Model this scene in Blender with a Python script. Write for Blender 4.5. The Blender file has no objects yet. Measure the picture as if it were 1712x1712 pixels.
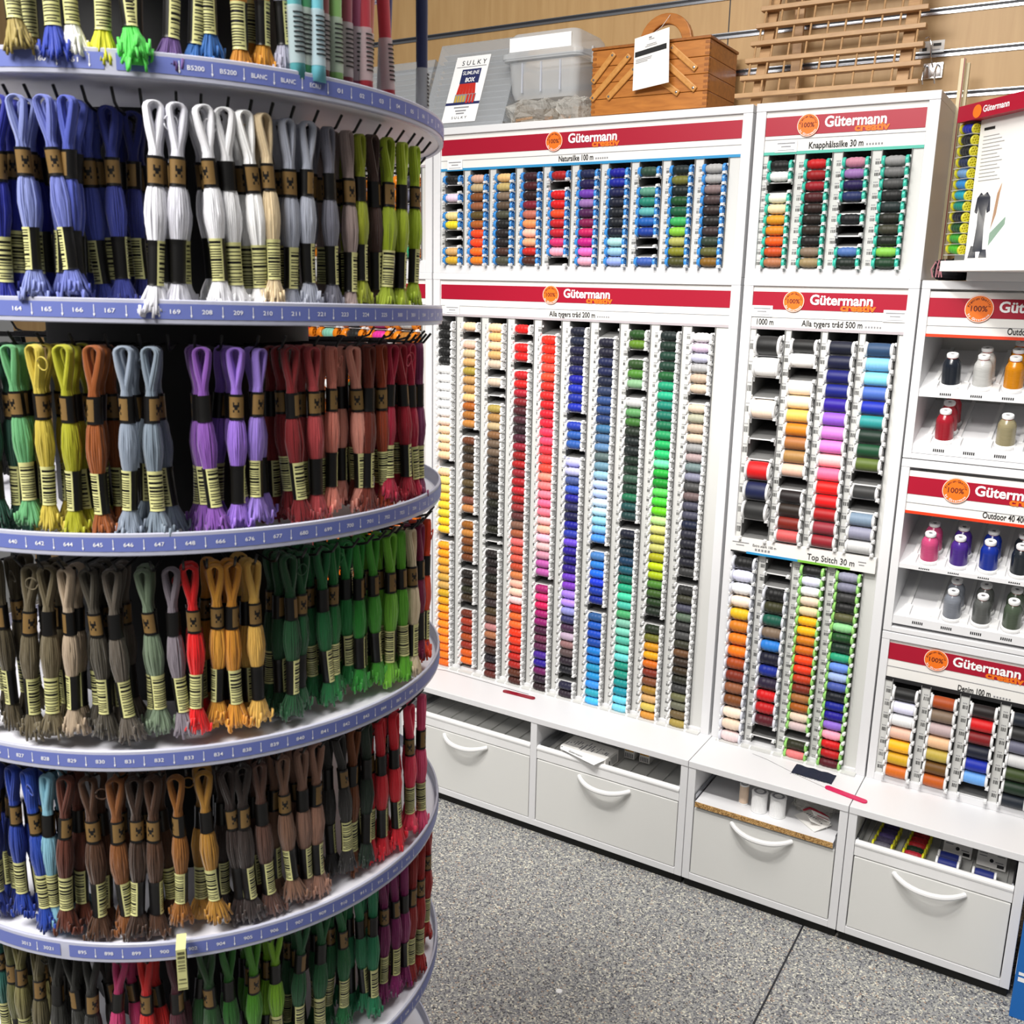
import bpy, math, random, colorsys
from math import sin, cos, pi, radians
from mathutils import Vector, Matrix

SC = bpy.context.scene
COL = SC.collection
rnd = random.Random(11)

# ------------------------------------------------------------------ camera
HC = 1.5088
def cam_axes(yaw, pitch, roll):
    cy, sy = cos(yaw), sin(yaw)
    fwd = Vector((-sy*cos(pitch), cy*cos(pitch), -sin(pitch)))
    right = Vector((cy, sy, 0)); up = right.cross(fwd)
    r2 = right*cos(roll) + up*sin(roll); u2 = up*cos(roll) - right*sin(roll)
    return r2, u2, fwd
r_, u_, f_ = cam_axes(0.54469, 0.23142, 0.02065)
cam = bpy.data.objects.new('camera', bpy.data.cameras.new('camera'))
COL.objects.link(cam)
cam.matrix_world = Matrix(((r_.x, u_.x, -f_.x, 0), (r_.y, u_.y, -f_.y, 0), (r_.z, u_.z, -f_.z, HC), (0, 0, 0, 1)))
cam.data.sensor_width = 36.0
cam.data.lens = 36.0*1622.25/1712.0
cam.data.clip_start = 0.02
cam.data.dof.use_dof = True
cam.data.dof.focus_distance = 2.35
cam.data.dof.aperture_fstop = 20.0
SC.camera = cam

# ------------------------------------------------------------------ world, lamps of the shop ceiling, exposure
w = bpy.data.worlds.new('shop_air'); SC.world = w; w.use_nodes = True
bg = w.node_tree.nodes['Background']
bg.inputs[0].default_value = (1.0, 0.98, 0.95, 1); bg.inputs[1].default_value = 0.11

def area(name, loc, size, power, tgt, col=(1, 0.97, 0.93), sy=None):
    L = bpy.data.lights.new(name, 'AREA'); L.energy = power; L.color = col
    L.size = size
    if sy: L.shape = 'RECTANGLE'; L.size_y = sy
    o = bpy.data.objects.new(name, L); COL.objects.link(o); o.location = loc
    o.rotation_euler = (Vector(tgt)-Vector(loc)).to_track_quat('-Z', 'Y').to_euler()
    return o
def spot(name, loc, tgt, power, deg, blend=0.8, rad=0.06, col=(1, 0.97, 0.93)):
    L = bpy.data.lights.new(name, 'SPOT'); L.energy = power; L.color = col
    L.spot_size = radians(deg); L.spot_blend = blend; L.shadow_soft_size = rad
    o = bpy.data.objects.new(name, L); COL.objects.link(o); o.location = loc
    o.rotation_euler = (Vector(tgt)-Vector(loc)).to_track_quat('-Z', 'Y').to_euler()
    return o
area('ceiling_panel_lamp', (-0.6, 1.05, 2.9), 1.5, 26, (-0.6, 1.05, 0), sy=0.8)
area('aisle_panel_lamp', (-0.9, -0.75, 2.9), 1.3, 68, (-0.9, 0.1, 0.9), sy=0.7)
for x_, p_ in ((-1.55, 62), (-0.95, 72), (-0.3, 62)):
    spot('track_spot_lamp', (x_+0.05, 0.65, 2.75), (x_, 2.3, 0.66), p_*0.98, 47, 0.9, 0.07)

SC.view_settings.view_transform = 'Standard'
SC.view_settings.look = 'None'
SC.view_settings.gamma = 1.0
SC.view_settings.use_curve_mapping = False
SC.view_settings.exposure = 0.58

# ------------------------------------------------------------------ materials
def lin(c):
    return c/12.92 if c <= 0.04045 else ((c+0.055)/1.055)**2.4
def hexc(h):
    h = h.strip('#')
    if len(h) == 3: h = ''.join(c*2 for c in h)
    return tuple(lin(int(h[i:i+2], 16)/255) for i in (0, 2, 4)) + (1.0,)

def dye(h, g=1.42):
    return tuple(c**g for c in hexc(h)[:3])+(1.0,)

def mat(name, color='888', rough=0.5, metal=0.0, spec=0.5, coat=0.0, sheen=0.0, trans=0.0, ior=1.45):
    m = bpy.data.materials.new(name); m.use_nodes = True
    b = m.node_tree.nodes['Principled BSDF']
    b.inputs['Base Color'].default_value = hexc(color)
    b.inputs['Roughness'].default_value = rough; b.inputs['Metallic'].default_value = metal
    b.inputs['Specular IOR Level'].default_value = spec; b.inputs['Coat Weight'].default_value = coat
    b.inputs['Sheen Weight'].default_value = sheen
    b.inputs['Transmission Weight'].default_value = trans; b.inputs['IOR'].default_value = ior
    return m
def nodes(m):
    return m.node_tree.nodes, m.node_tree.links, m.node_tree.nodes['Principled BSDF']
def N(ns, t, **kw):
    n = ns.new(t)
    for k, v in kw.items(): setattr(n, k, v)
    return n
def bump(m, scale=200, strength=0.2, dist=0.001, kind='ShaderNodeTexNoise', coord='Object', stretch=None):
    ns, ls, b = nodes(m)
    tc = N(ns, 'ShaderNodeTexCoord'); t = N(ns, kind); t.inputs['Scale'].default_value = scale
    src = tc.outputs[coord]
    if stretch:
        mp = N(ns, 'ShaderNodeMapping'); mp.inputs['Scale'].default_value = stretch
        ls.new(src, mp.inputs[0]); src = mp.outputs[0]
    ls.new(src, t.inputs['Vector'])
    bp = N(ns, 'ShaderNodeBump'); bp.inputs['Strength'].default_value = strength; bp.inputs['Distance'].default_value = dist
    ls.new(t.outputs[0], bp.inputs['Height']); ls.new(bp.outputs[0], b.inputs['Normal'])
    return m
def objcolor(m, var=0.0, scale=400, stretch=(1, 1, 1)):
    """base colour = the object's own colour, with a fine fibre variation"""
    ns, ls, b = nodes(m)
    oi = N(ns, 'ShaderNodeObjectInfo')
    if var:
        tc = N(ns, 'ShaderNodeTexCoord'); mp = N(ns, 'ShaderNodeMapping'); mp.inputs['Scale'].default_value = stretch
        nz = N(ns, 'ShaderNodeTexNoise'); nz.inputs['Scale'].default_value = scale
        ls.new(tc.outputs['Object'], mp.inputs[0]); ls.new(mp.outputs[0], nz.inputs['Vector'])
        mr = N(ns, 'ShaderNodeMapRange'); mr.inputs['To Min'].default_value = 1-var; mr.inputs['To Max'].default_value = 1+var
        ls.new(nz.outputs[0], mr.inputs[0])
        mx = N(ns, 'ShaderNodeVectorMath', operation='SCALE')
        ls.new(oi.outputs['Color'], mx.inputs[0]); ls.new(mr.outputs[0], mx.inputs['Scale'])
        ls.new(mx.outputs[0], b.inputs['Base Color'])
    else:
        ls.new(oi.outputs['Color'], b.inputs['Base Color'])
    return m

M = {}
M['laminate'] = bump(mat('white_laminate', 'e4e4e6', 0.42), 60, 0.03)
M['front'] = bump(mat('drawer_grey_white', 'e0e0dd', 0.45), 60, 0.03)
M['plastic_w'] = mat('white_plastic', 'ececec', 0.35)
M['panel'] = mat('grey_white_panel', 'd2d2cf', 0.5)
M['chute_shade'] = mat('feed_channel_shade', '7c7c7b', 0.6)  # grey paints in the shade inside the feed channels, darkening empty cells
M['card'] = bump(mat('white_card', 'eeece8', 0.55), 90, 0.02)
M['red'] = mat('red_sign_band', 'a60d2c', 0.4)
M['white_ink'] = mat('white_ink', 'f6f6f6', 0.5)
M['orange_ink'] = mat('orange_ink', 'ee7418', 0.5)
M['dark_ink'] = mat('dark_ink', '1b1b1d', 0.6)
M['brown_ink'] = mat('brown_red_ink', '6a2412', 0.6)
M['grey_ink'] = mat('grey_ink', '8c8c90', 0.6)
M['black'] = mat('black_wire', '0b0b0c', 0.35)
M['drum'] = mat('black_drum', '0a0a0b', 0.6)
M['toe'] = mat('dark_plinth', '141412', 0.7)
M['gapline'] = mat('dark_gap', '1a1a1a', 0.8)
M['spool'] = objcolor(mat('spool_plastic', 'fff', 0.3))
M['thread'] = objcolor(mat('wound_thread', 'fff', 0.55, sheen=0.15), 0.16, 1.0, (900, 60, 60))
bump(M['thread'], 1.0, 0.35, 0.0006, stretch=(1500, 40, 40))
M['shiny'] = objcolor(mat('shiny_cone_thread', 'fff', 0.22, spec=0.9), 0.22, 1.0, (60, 60, 700))
bump(M['shiny'], 1.0, 0.3, 0.0006, stretch=(60, 60, 1200))
M['floss'] = objcolor(mat('cotton_floss', 'fff', 0.6, sheen=0.25), 0.15, 1.0, (2500, 2500, 120))
M['band_k'] = mat('black_paper_band', '0e0d0d', 0.38)
M['band_g'] = bump(mat('gold_print', '80643a', 0.45, 0.15), 900, 0.1)
M['band_y'] = mat('pale_yellow_band', 'd2d090', 0.5)
M['chrome'] = mat('chrome', 'd8d8da', 0.15, 1.0)
M['alu'] = mat('aluminium_slat', 'b4b6bc', 0.25, 1.0)
M['slot'] = mat('dark_slot', '25262c', 0.5)
M['blue_strip'] = mat('blue_number_strip', '6672b4', 0.4)
M['tray'] = mat('tray_white', 'e6e6ee', 0.35)

def glassy(name, tint, alpha, rough=0.1, base='dfe2ea'):
    m = mat(name, base, rough); ns, ls, b = nodes(m)
    tr = N(ns, 'ShaderNodeBsdfTransparent'); tr.inputs[0].default_value = hexc(tint)
    mx = N(ns, 'ShaderNodeMixShader'); mx.inputs[0].default_value = alpha
    ls.new(tr.outputs[0], mx.inputs[1]); ls.new(b.outputs[0], mx.inputs[2])
    ls.new(mx.outputs[0], ns['Material Output'].inputs[0])
    return m
M['clear'] = glassy('clear_plastic', 'f4f6fa', 0.45, 0.12)
M['rim'] = glassy('clear_tray_rim', 'eef0fa', 0.75, 0.25, 'c6c8da')
M['frost'] = glassy('frosted_plastic', 'f2f4f6', 0.42, 0.3, 'e6e8ea')
M['shell'] = glassy('clear_shell', 'f2f4f6', 0.22, 0.2, 'e6e8ea')
M['film'] = glassy('crinkled_film', 'f8f8f6', 0.3, 0.08, 'efece6'); bump(M['film'], 60, 1.0, 0.01)

def wood(name, c1, c2, scale, stretch, rough=0.45):
    m = mat(name, c1, rough); ns, ls, b = nodes(m)
    tc = N(ns, 'ShaderNodeTexCoord'); mp = N(ns, 'ShaderNodeMapping'); mp.inputs['Scale'].default_value = stretch
    nz = N(ns, 'ShaderNodeTexNoise'); nz.inputs['Scale'].default_value = scale; nz.inputs['Detail'].default_value = 6; nz.inputs['Distortion'].default_value = 0.6
    cr = N(ns, 'ShaderNodeValToRGB')
    cr.color_ramp.elements[0].position = 0.3; cr.color_ramp.elements[0].color = hexc(c1)
    cr.color_ramp.elements[1].position = 0.7; cr.color_ramp.elements[1].color = hexc(c2)
    ls.new(tc.outputs['Object'], mp.inputs[0]); ls.new(mp.outputs[0], nz.inputs['Vector'])
    ls.new(nz.outputs[0], cr.inputs[0]); ls.new(cr.outputs[0], b.inputs['Base Color'])
    return m
M['maple'] = wood('maple_slatwall', 'b08c5c', 'bd9a6a', 3, (14, 3, 1.2))
M['beech'] = wood('beech_rack', 'a8825a', 'ba9468', 4, (6, 30, 30))
M['sewwood'] = wood('varnished_alder', 'a0622a', 'bb7836', 4, (4, 20, 24), 0.3)
M['sewdark'] = wood('varnished_alder_end', '8a5122', '9c6029', 4, (20, 4, 24), 0.3)
M['strut'] = wood('pale_strut', 'b87e3c', 'c88f4c', 6, (20, 20, 20), 0.35)

m = M['chip'] = mat('particle_board', 'b48850', 0.8); ns, ls, b = nodes(m)
tc = N(ns, 'ShaderNodeTexCoord'); v = N(ns, 'ShaderNodeTexVoronoi'); v.inputs['Scale'].default_value = 420
cr = N(ns, 'ShaderNodeValToRGB'); cr.color_ramp.elements[0].color = hexc('6e4a20'); cr.color_ramp.elements[1].color = hexc('d8ae70')
sp = N(ns, 'ShaderNodeSeparateColor')
ls.new(tc.outputs['Object'], v.inputs['Vector']); ls.new(v.outputs['Color'], sp.inputs[0]); ls.new(sp.outputs[0], cr.inputs[0]); ls.new(cr.outputs[0], b.inputs['Base Color'])

m = M['floor'] = mat('speckled_vinyl', '8c8c8a', 0.5); ns, ls, b = nodes(m)
tc = N(ns, 'ShaderNodeTexCoord'); v = N(ns, 'ShaderNodeTexVoronoi'); v.inputs['Scale'].default_value = 300; v.inputs['Randomness'].default_value = 1
sp = N(ns, 'ShaderNodeSeparateColor'); cr = N(ns, 'ShaderNodeValToRGB'); cr.color_ramp.interpolation = 'CONSTANT'
els = [(0, '525358'), (0.12, '7a7b80'), (0.3, '969696'), (0.5, 'a6a6a2'), (0.66, '828488'), (0.76, 'bebcb0'), (0.88, 'e0dccc'), (0.95, 'b49a84'), (0.975, '38383c')]
cr.color_ramp.elements[0].color = hexc(els[0][1])
cr.color_ramp.elements[1].position = els[1][0]; cr.color_ramp.elements[1].color = hexc(els[1][1])
for p_, c_ in els[2:]:
    e = cr.color_ramp.elements.new(p_); e.color = hexc(c_)
ls.new(tc.outputs['Object'], v.inputs['Vector']); ls.new(v.outputs['Color'], sp.inputs[0]); ls.new(sp.outputs[0], cr.inputs[0]); ls.new(cr.outputs[0], b.inputs['Base Color'])

# ------------------------------------------------------------------ mesh helper
class MB:
    def __init__(s): s.v = []; s.f = []; s.m = []
    def add(s, vs, fs, mi=0, mt=None):
        o = len(s.v)
        s.v += [tuple(mt @ Vector(p)) for p in vs] if mt else [tuple(p) for p in vs]
        s.f += [tuple(i+o for i in f) for f in fs]; s.m += [mi]*len(fs) if isinstance(mi, int) else list(mi)
        return s
    def box(s, x0, x1, y0, y1, z0, z1, mi=0, mt=None):
        return s.add([(x0,y0,z0),(x1,y0,z0),(x1,y1,z0),(x0,y1,z0),(x0,y0,z1),(x1,y0,z1),(x1,y1,z1),(x0,y1,z1)],
              [(0,3,2,1),(4,5,6,7),(0,1,5,4),(1,2,6,5),(2,3,7,6),(3,0,4,7)], mi, mt)
    def lathe(s, prof, n=20, axis='z', mi=0, mt=None, a0=0, a1=2*pi):
        """prof: (radius, along). mi may be a list per profile segment"""
        full = abs(a1-a0-2*pi) < 1e-6
        k = n if full else n+1; vs = []
        for r, t in prof:
            for i in range(k):
                a = a0+(a1-a0)*i/n
                c, d = r*cos(a), r*sin(a)
                vs.append((c, d, t) if axis == 'z' else (t, c, d) if axis == 'x' else (d, t, c))
        fs, ms = [], []
        for j in range(len(prof)-1):
            for i in range(n):
                i2 = (i+1) % k
                fs.append((j*k+i, j*k+i2, (j+1)*k+i2, (j+1)*k+i)); ms.append(mi if isinstance(mi, int) else mi[j])
        return s.add(vs, fs, ms, mt)
    def tube(s, path, rad, n=6, mi=0, caps=True, mt=None):
        P = [Vector(p) for p in path]; vs = []; L = len(P)
        up = Vector((0.31, 0.52, 0.79))
        t0 = (P[1]-P[0]).normalized(); a = t0.cross(up).normalized()
        for i in range(L):
            t = (P[min(i+1, L-1)]-P[max(i-1, 0)])
            t = t.normalized() if t.length > 1e-9 else t0
            a = (a - t*a.dot(t)); a = a.normalized() if a.length > 1e-6 else t.orthogonal().normalized()
            bb = t.cross(a); r = rad[i] if isinstance(rad, (list, tuple)) else rad
            for k in range(n):
                g = 2*pi*k/n; q = P[i]+a*(r*cos(g))+bb*(r*sin(g)); vs.append(tuple(q))
        fs = [(i*n+k, i*n+(k+1) % n, (i+1)*n+(k+1) % n, (i+1)*n+k) for i in range(L-1) for k in range(n)]
        if caps: fs += [tuple(range(n-1, -1, -1)), tuple((L-1)*n+k for k in range(n))]
        return s.add(vs, fs, mi, mt)
    def disc(s, c, r, n=24, mi=0, mt=None, normal='-y'):
        vs = [(c[0]+r*cos(2*pi*i/n), c[1], c[2]+r*sin(2*pi*i/n)) for i in range(n)]
        return s.add(vs, [tuple(range(n))], mi, mt)
    def mesh(s, name, mats, smooth=False):
        me = bpy.data.meshes.new(name); me.from_pydata(s.v, [], s.f); me.update()
        for m in mats: me.materials.append(M[m] if isinstance(m, str) else m)
        me.polygons.foreach_set('material_index', s.m)
        if smooth:
            me.polygons.foreach_set('use_smooth', [True]*len(me.polygons))
        return me
    def build(s, name, mats, parent=None, smooth=False, bevel=0, loc=None, sharp=35):
        if isinstance(mats, str): mats = [mats]
        me = s.mesh(name, mats, smooth)
        if smooth: me.set_sharp_from_angle(angle=radians(sharp))
        o = bpy.data.objects.new(name, me); COL.objects.link(o)
        if parent: o.parent = parent
        if loc: o.location = loc
        if bevel:
            b = o.modifiers.new('edge', 'BEVEL'); b.width = bevel; b.segments = 2; b.limit_method = 'ANGLE'
        return o

def tag(o, label=None, cat=None, group=None, kind=None):
    if label: o['label'] = label
    if cat: o['category'] = cat
    if group: o['group'] = group
    if kind: o['kind'] = kind
    return o
def empty(name, loc, label, cat, group=None, rot=(0, 0, 0)):
    o = bpy.data.objects.new(name, None); COL.objects.link(o); o.location = loc; o.rotation_euler = rot
    o.empty_display_size = 0.05
    return tag(o, label, cat, group)
def link_copy(o, parent=None):
    c = o.copy(); COL.objects.link(c)
    if parent: c.parent = parent
    return c

# text as flat polygons (x right, y up), cached
_tc = {}
def text2d(s, size, align='CENTER', bold=0.0, width=None):
    key = (s, bold)
    if key not in _tc:
        cu = bpy.data.curves.new('t', 'FONT'); cu.body = s; cu.size = 1.0; cu.align_x = 'LEFT'; cu.resolution_u = 3; cu.offset = bold
        ob = bpy.data.objects.new('t', cu); me = ob.to_mesh()
        _tc[key] = ([(p.co.x, p.co.y) for p in me.vertices], [tuple(p.vertices) for p in me.polygons])
        ob.to_mesh_clear(); bpy.data.objects.remove(ob); bpy.data.curves.remove(cu)
    vs, fs = _tc[key]
    if not vs: return [], []
    x0 = min(v[0] for v in vs); x1 = max(v[0] for v in vs)
    kx = size if width is None else width/(x1-x0)
    off = {'LEFT': x0, 'CENTER': (x0+x1)/2, 'RIGHT': x1}[align]
    return [((x-off)*kx, y*size) for x, y in vs], fs
def put_text(mb, s, x, y, z, size, align='LEFT', bold=0.0, width=None, mi=0, mt=None, slant=0):
    vs, fs = text2d(s, size, align, bold, width)
    mb.add([(x+a+slant*b, y, z+b) for a, b in vs], fs, mi, mt)
    return mb

# ordinals and colour words for labels
ONES = 'first second third fourth fifth sixth seventh eighth ninth tenth eleventh twelfth thirteenth fourteenth fifteenth sixteenth seventeenth eighteenth nineteenth'.split()
TENS = {2: ('twentieth', 'twenty'), 3: ('thirtieth', 'thirty'), 4: ('fortieth', 'forty')}
def ordn(n):
    if n < 20: return ONES[n-1]
    t, o = divmod(n, 10)
    return TENS[t][0] if o == 0 else TENS[t][1]+'-'+ONES[o-1]
def cname(h):
    h = h.strip('#')
    if len(h) == 3: h = ''.join(c*2 for c in h)
    r, g, b = (int(h[i:i+2], 16)/255 for i in (0, 2, 4))
    H, L, S = colorsys.rgb_to_hls(r, g, b); mx, mn = max(r, g, b), min(r, g, b)
    H *= 360
    if mx < 0.22: return 'black'
    if mx-mn < 0.07:
        return 'white' if L > 0.9 else 'silver' if L > 0.72 else 'grey' if L > 0.35 else 'charcoal'
    sat = (mx-mn)/mx
    if sat < 0.2:
        if L > 0.85: return 'cream' if H < 80 else 'white'
        return ('beige' if L > 0.62 else 'taupe') if H < 70 or H > 330 else ('silver' if L > 0.6 else 'slate')
    if H < 14 or H >= 345: base = 'red' if L < 0.62 else 'pink'
    elif H < 40: base = 'orange' if sat > 0.75 and L > 0.42 else 'brown' if L < 0.45 else 'tan'
    elif H < 66: base = 'yellow' if L > 0.42 else 'olive'
    elif H < 90: base = 'lime'
    elif H < 160: base = 'green'
    elif H < 195: base = 'teal'
    elif H < 250: base = 'blue'
    elif H < 295: base = 'purple'
    else: base = 'magenta' if L < 0.6 else 'pink'
    if base == 'tan' and L > 0.75: return 'cream'
    pre = 'dark ' if L < 0.25 else 'pale ' if L > 0.72 else ''
    return pre+base

# ------------------------------------------------------------------ the setting
WY = 2.60
tag(MB().box(-4.2, 1.2, -2.2, WY+0.05, -0.05, 0).build('floor', ['floor']), kind='structure')
mb = MB()
mb.box(-0.4522, -0.4478, -2.2, WY, 0, 0.0006)
tag(mb.build('trim_1', ['slot']), kind='structure')
mb = MB(); mb.box(-4.2, 1.2, WY, WY+0.05, 0, 3.0)
tag(mb.build('wall_back', ['maple']), kind='structure')
mb = MB()
for x in (-1.955, -0.955, 0.05): mb.box(x, x+0.003, WY-0.0006, WY+0.01, 0, 3.0)
tag(mb.build('trim_2', ['slot']), kind='structure')
for i in range(7):
    z = 2.233+0.0918*(i-6)
    mb = MB()
    mb.box(-4.2, 1.2, WY-0.003, WY+0.002, z-0.0075, z-0.0015, 0).box(-4.2, 1.2, WY-0.0015, WY+0.002, z-0.0015, z+0.0045, 1).box(-4.2, 1.2, WY-0.003, WY+0.002, z+0.0045, z+0.007, 0)
    tag(mb.build('trim_%d' % (3+i), ['alu', 'slot']), kind='structure')

# ------------------------------------------------------------------ thread spools
def spool_proto(name, th, tr, fw, fr, cat='thread spool', shape='wave', thread_mat='thread', holes=False):
    """spool along x: thread half length th and radius tr, flange width fw and radius fr. Returns (core mesh, thread mesh)"""
    mb = MB()
    for s in (-1, 1):
        a, b_ = s*th, s*(th+fw)
        pr = [(0.002, a), (fr*0.86, a), (fr, a+s*fw*0.25), (fr, a+s*fw*0.8), (fr*0.93, b_), (fr*0.72, b_), (fr*0.68, b_-s*fw*0.35), (fr*0.42, b_-s*fw*0.35), (fr*0.38, b_), (fr*0.2, b_), (fr*0.18, b_-s*fw*0.6), (0.0005, b_-s*fw*0.6)]
        mb.lathe(pr, 20, 'x')
        if holes:
            for k in range(6):
                g = 2*pi*k/6
                mb.box(b_-s*0.001, b_+s*0.0006, -0.0012, 0.0012, fr*0.42, fr*0.70, 0, Matrix.Rotation(g, 4, 'X'))
    mb.lathe([(tr*0.5, -th), (tr*0.5, th)], 12, 'x')
    core = mb.mesh(name, ['spool'], True); core.set_sharp_from_angle(angle=radians(40))
    mb = MB(); n = 22; pr = [(tr*0.5, -th*0.998)]
    for i in range(n+1):
        t = -1+2*i/n
        if shape == 'wave': r = tr*(0.66+0.34*(1-abs(t)**4.0))*(0.965+0.035*cos(t*pi*4))
        else: r = tr*(0.93+0.07*(1-abs(t)**4))
        pr.append((r, t*th*0.995))
    pr.append((tr*0.5, th*0.998))
    thm = mb.lathe(pr, 20, 'x').mesh('thread', [thread_mat], True); thm.set_sharp_from_angle(angle=radians(50))
    return core, thm
class Spooler:
    def __init__(s, name, core_thread, cat):
        s.name, s.cat = name, cat
        s.root = bpy.data.objects.new(name, core_thread[0]); s.th = bpy.data.objects.new('thread', core_thread[1]); s.th.parent = s.root
        s.used = False
    def place(s, loc, hx, flange, label, group, rot=None):
        if not s.used:
            r, t = s.root, s.th; COL.objects.link(r); COL.objects.link(t); s.used = True
        else:
            r = s.root.copy(); t = s.th.copy(); COL.objects.link(r); COL.objects.link(t); t.parent = r
        r.location = loc; r.rotation_euler = rot or (rnd.uniform(0, 6.28), 0, 0)
        if rot: r.rotation_mode = 'ZYX'
        r.color = dye(flange, 1.15); t.color = dye(hx)
        tag(r, label, s.cat, group)
        return r

# ------------------------------------------------------------------ display cases
YF = 2.300
def header(root, x0, x1, zt, zb, zl, accent, line_text, line_x, badge_x, logo_x, logo_w, badge_r=0.0245, cards=(), strip=None, extra=()):
    """sign board: white board, red band, badge, brand lettering, product line, accent stripe"""
    y = YF+0.006
    h = MB().box(x0, x1, y, y+0.004, zb, zt).build('header', ['card'], root)
    MB().box(x0+0.002, x1-0.002, y-0.0012, y, zt-0.053, zt-0.013).build('red_band', ['red'], h)
    MB().box(x0, x1, y-0.0008, y, zl-0.0006, zl+0.0006).build('rule', ['grey_ink'], h)
    zc = zt-0.033
    mb = MB().lathe([(0.0001, 0), (badge_r, 0), (badge_r, 0.0015)], 36, 'y', [0, 0], Matrix.Translation((badge_x, y-0.0034, zc-0.001)))
    mb.lathe([(badge_r-0.0016, 0), (badge_r-0.0006, 0)], 36, 'y', [1], Matrix.Translation((badge_x, y-0.0037, zc-0.001)))
    MBb = mb.build('badge', ['orange_ink', 'white_ink'], h)
    mb = MB(); k = badge_r/0.0245
    put_text(mb, '100%', badge_x, y-0.0040, zc-0.0052*k, 0.0140*k, 'CENTER', 0.015, 0.028*k, 0)
    def arc(s, r, c0, sgn, size, mi):
        n = len(s)
        for i, ch in enumerate(s):
            if ch == ' ': continue
            a = (i-(n-1)/2)*0.0031*k/r*sgn
            vs, fs = text2d(ch, size, 'CENTER', 0.02)
            ang = -a if sgn > 0 else -a
            base = r if sgn > 0 else -r-size*0.7
            out = []
            for px, pz in vs:
                X, Z = px, pz+base
                out.append((badge_x+X*cos(ang)-Z*sin(ang), y-0.0040, zc-0.001+X*sin(ang)+Z*cos(ang)))
            mb.add(out, fs, mi)
    arc('Premium Quality', 0.0165*k, 0, 1, 0.0058*k, 0)
    arc('by Gütermann', 0.0172*k, 0, -1, 0.0058*k, 1)
    mb.build('badge_lettering', ['brown_ink', 'white_ink'], h)
    mb = put_text(MB(), 'Gütermann', logo_x, y-0.0020, zc-0.0065, 0.031, 'LEFT', 0.028, logo_w)
    mb.build('brand_lettering', ['white_ink'], h)
    mb = put_text(MB(), 'creativ', logo_x+logo_w*0.50, y-0.0024, zc-0.0190, 0.0215, 'LEFT', 0.045, logo_w*0.56)
    mb.build('creative_lettering', ['orange_ink'], h)
    mb = put_text(MB(), line_text, line_x, y-0.0012, zb+0.0098, 0.0195, 'LEFT', 0.016, len(line_text)*0.0062)
    xe = line_x+len(line_text)*0.0062+0.006
    for i in range(6): mb.box(xe+i*0.0062, xe+i*0.0062+0.0036, y-0.001, y-0.0008, zb+0.011, zb+0.0148, 1)
    for tx, txt, wd in extra: put_text(mb, txt, tx, y-0.0012, zb+0.0098, 0.0195, 'LEFT', 0.016, wd)
    mb.build('product_lettering', ['dark_ink', 'grey_ink'], h)
    mb = MB().box(x0, x1, y-0.0016, y, zb-0.001, zb+(strip or 0.0055)).build('accent_stripe', [accent], h)
    for cx, cz in cards:
        c = MB().box(cx, cx+0.05, y-0.0028, y-0.0022, cz, cz+0.026)
        for q, (wd, zz) in enumerate(((0.040, 0.019), (0.022, 0.012), (0.038, 0.005))):
            c.box(cx+0.025-wd/2, cx+0.025+wd/2, y-0.0030, y-0.0028, cz+zz-0.0012, cz+zz+(0.0012 if q < 2 else 0), 1)
        c.build('price_card', ['white_ink', 'grey_ink'], h)
    return h

def case_shell(name, label, x0, x1, z0, z1, back=WY-0.02, side=0.023, top=0.018, cat='display case', dn=0.012, group=None, sl=None):
    root = empty(name, ((x0+x1)/2, YF, z0), label, cat, group)
    root_m = Matrix.Translation((-(x0+x1)/2, -YF, -z0))
    def B(nm, mt, *boxes, bevel=0.0012, material=None):
        mb = MB()
        for bx in boxes: mb.box(*bx, 0, root_m)
        return mb.build(nm, [mt], root, bevel=bevel)
    sl = side if sl is None else sl
    B('side_panel', 'laminate', (x0, x0+sl, YF, back, z0, z1-top))
    B('side_panel', 'laminate', (x1-side, x1, YF, back, z0, z1-top))
    B('top_panel', 'laminate', (x0, x1, YF-0.001, back, z1-top, z1))
    B('bottom_panel', 'laminate', (x0+sl, x1-side, YF, back, z0, z0+dn))
    B('back_panel', 'panel', (x0+sl, x1-side, back-0.01, back, z0+dn, z1-top))
    return root, root_m

# world-space parts parented to a root that sits at an offset
def adopt(o, root):
    o.parent = root; o.matrix_parent_inverse = Matrix.Translation(root.location).inverted(); return o

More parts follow.
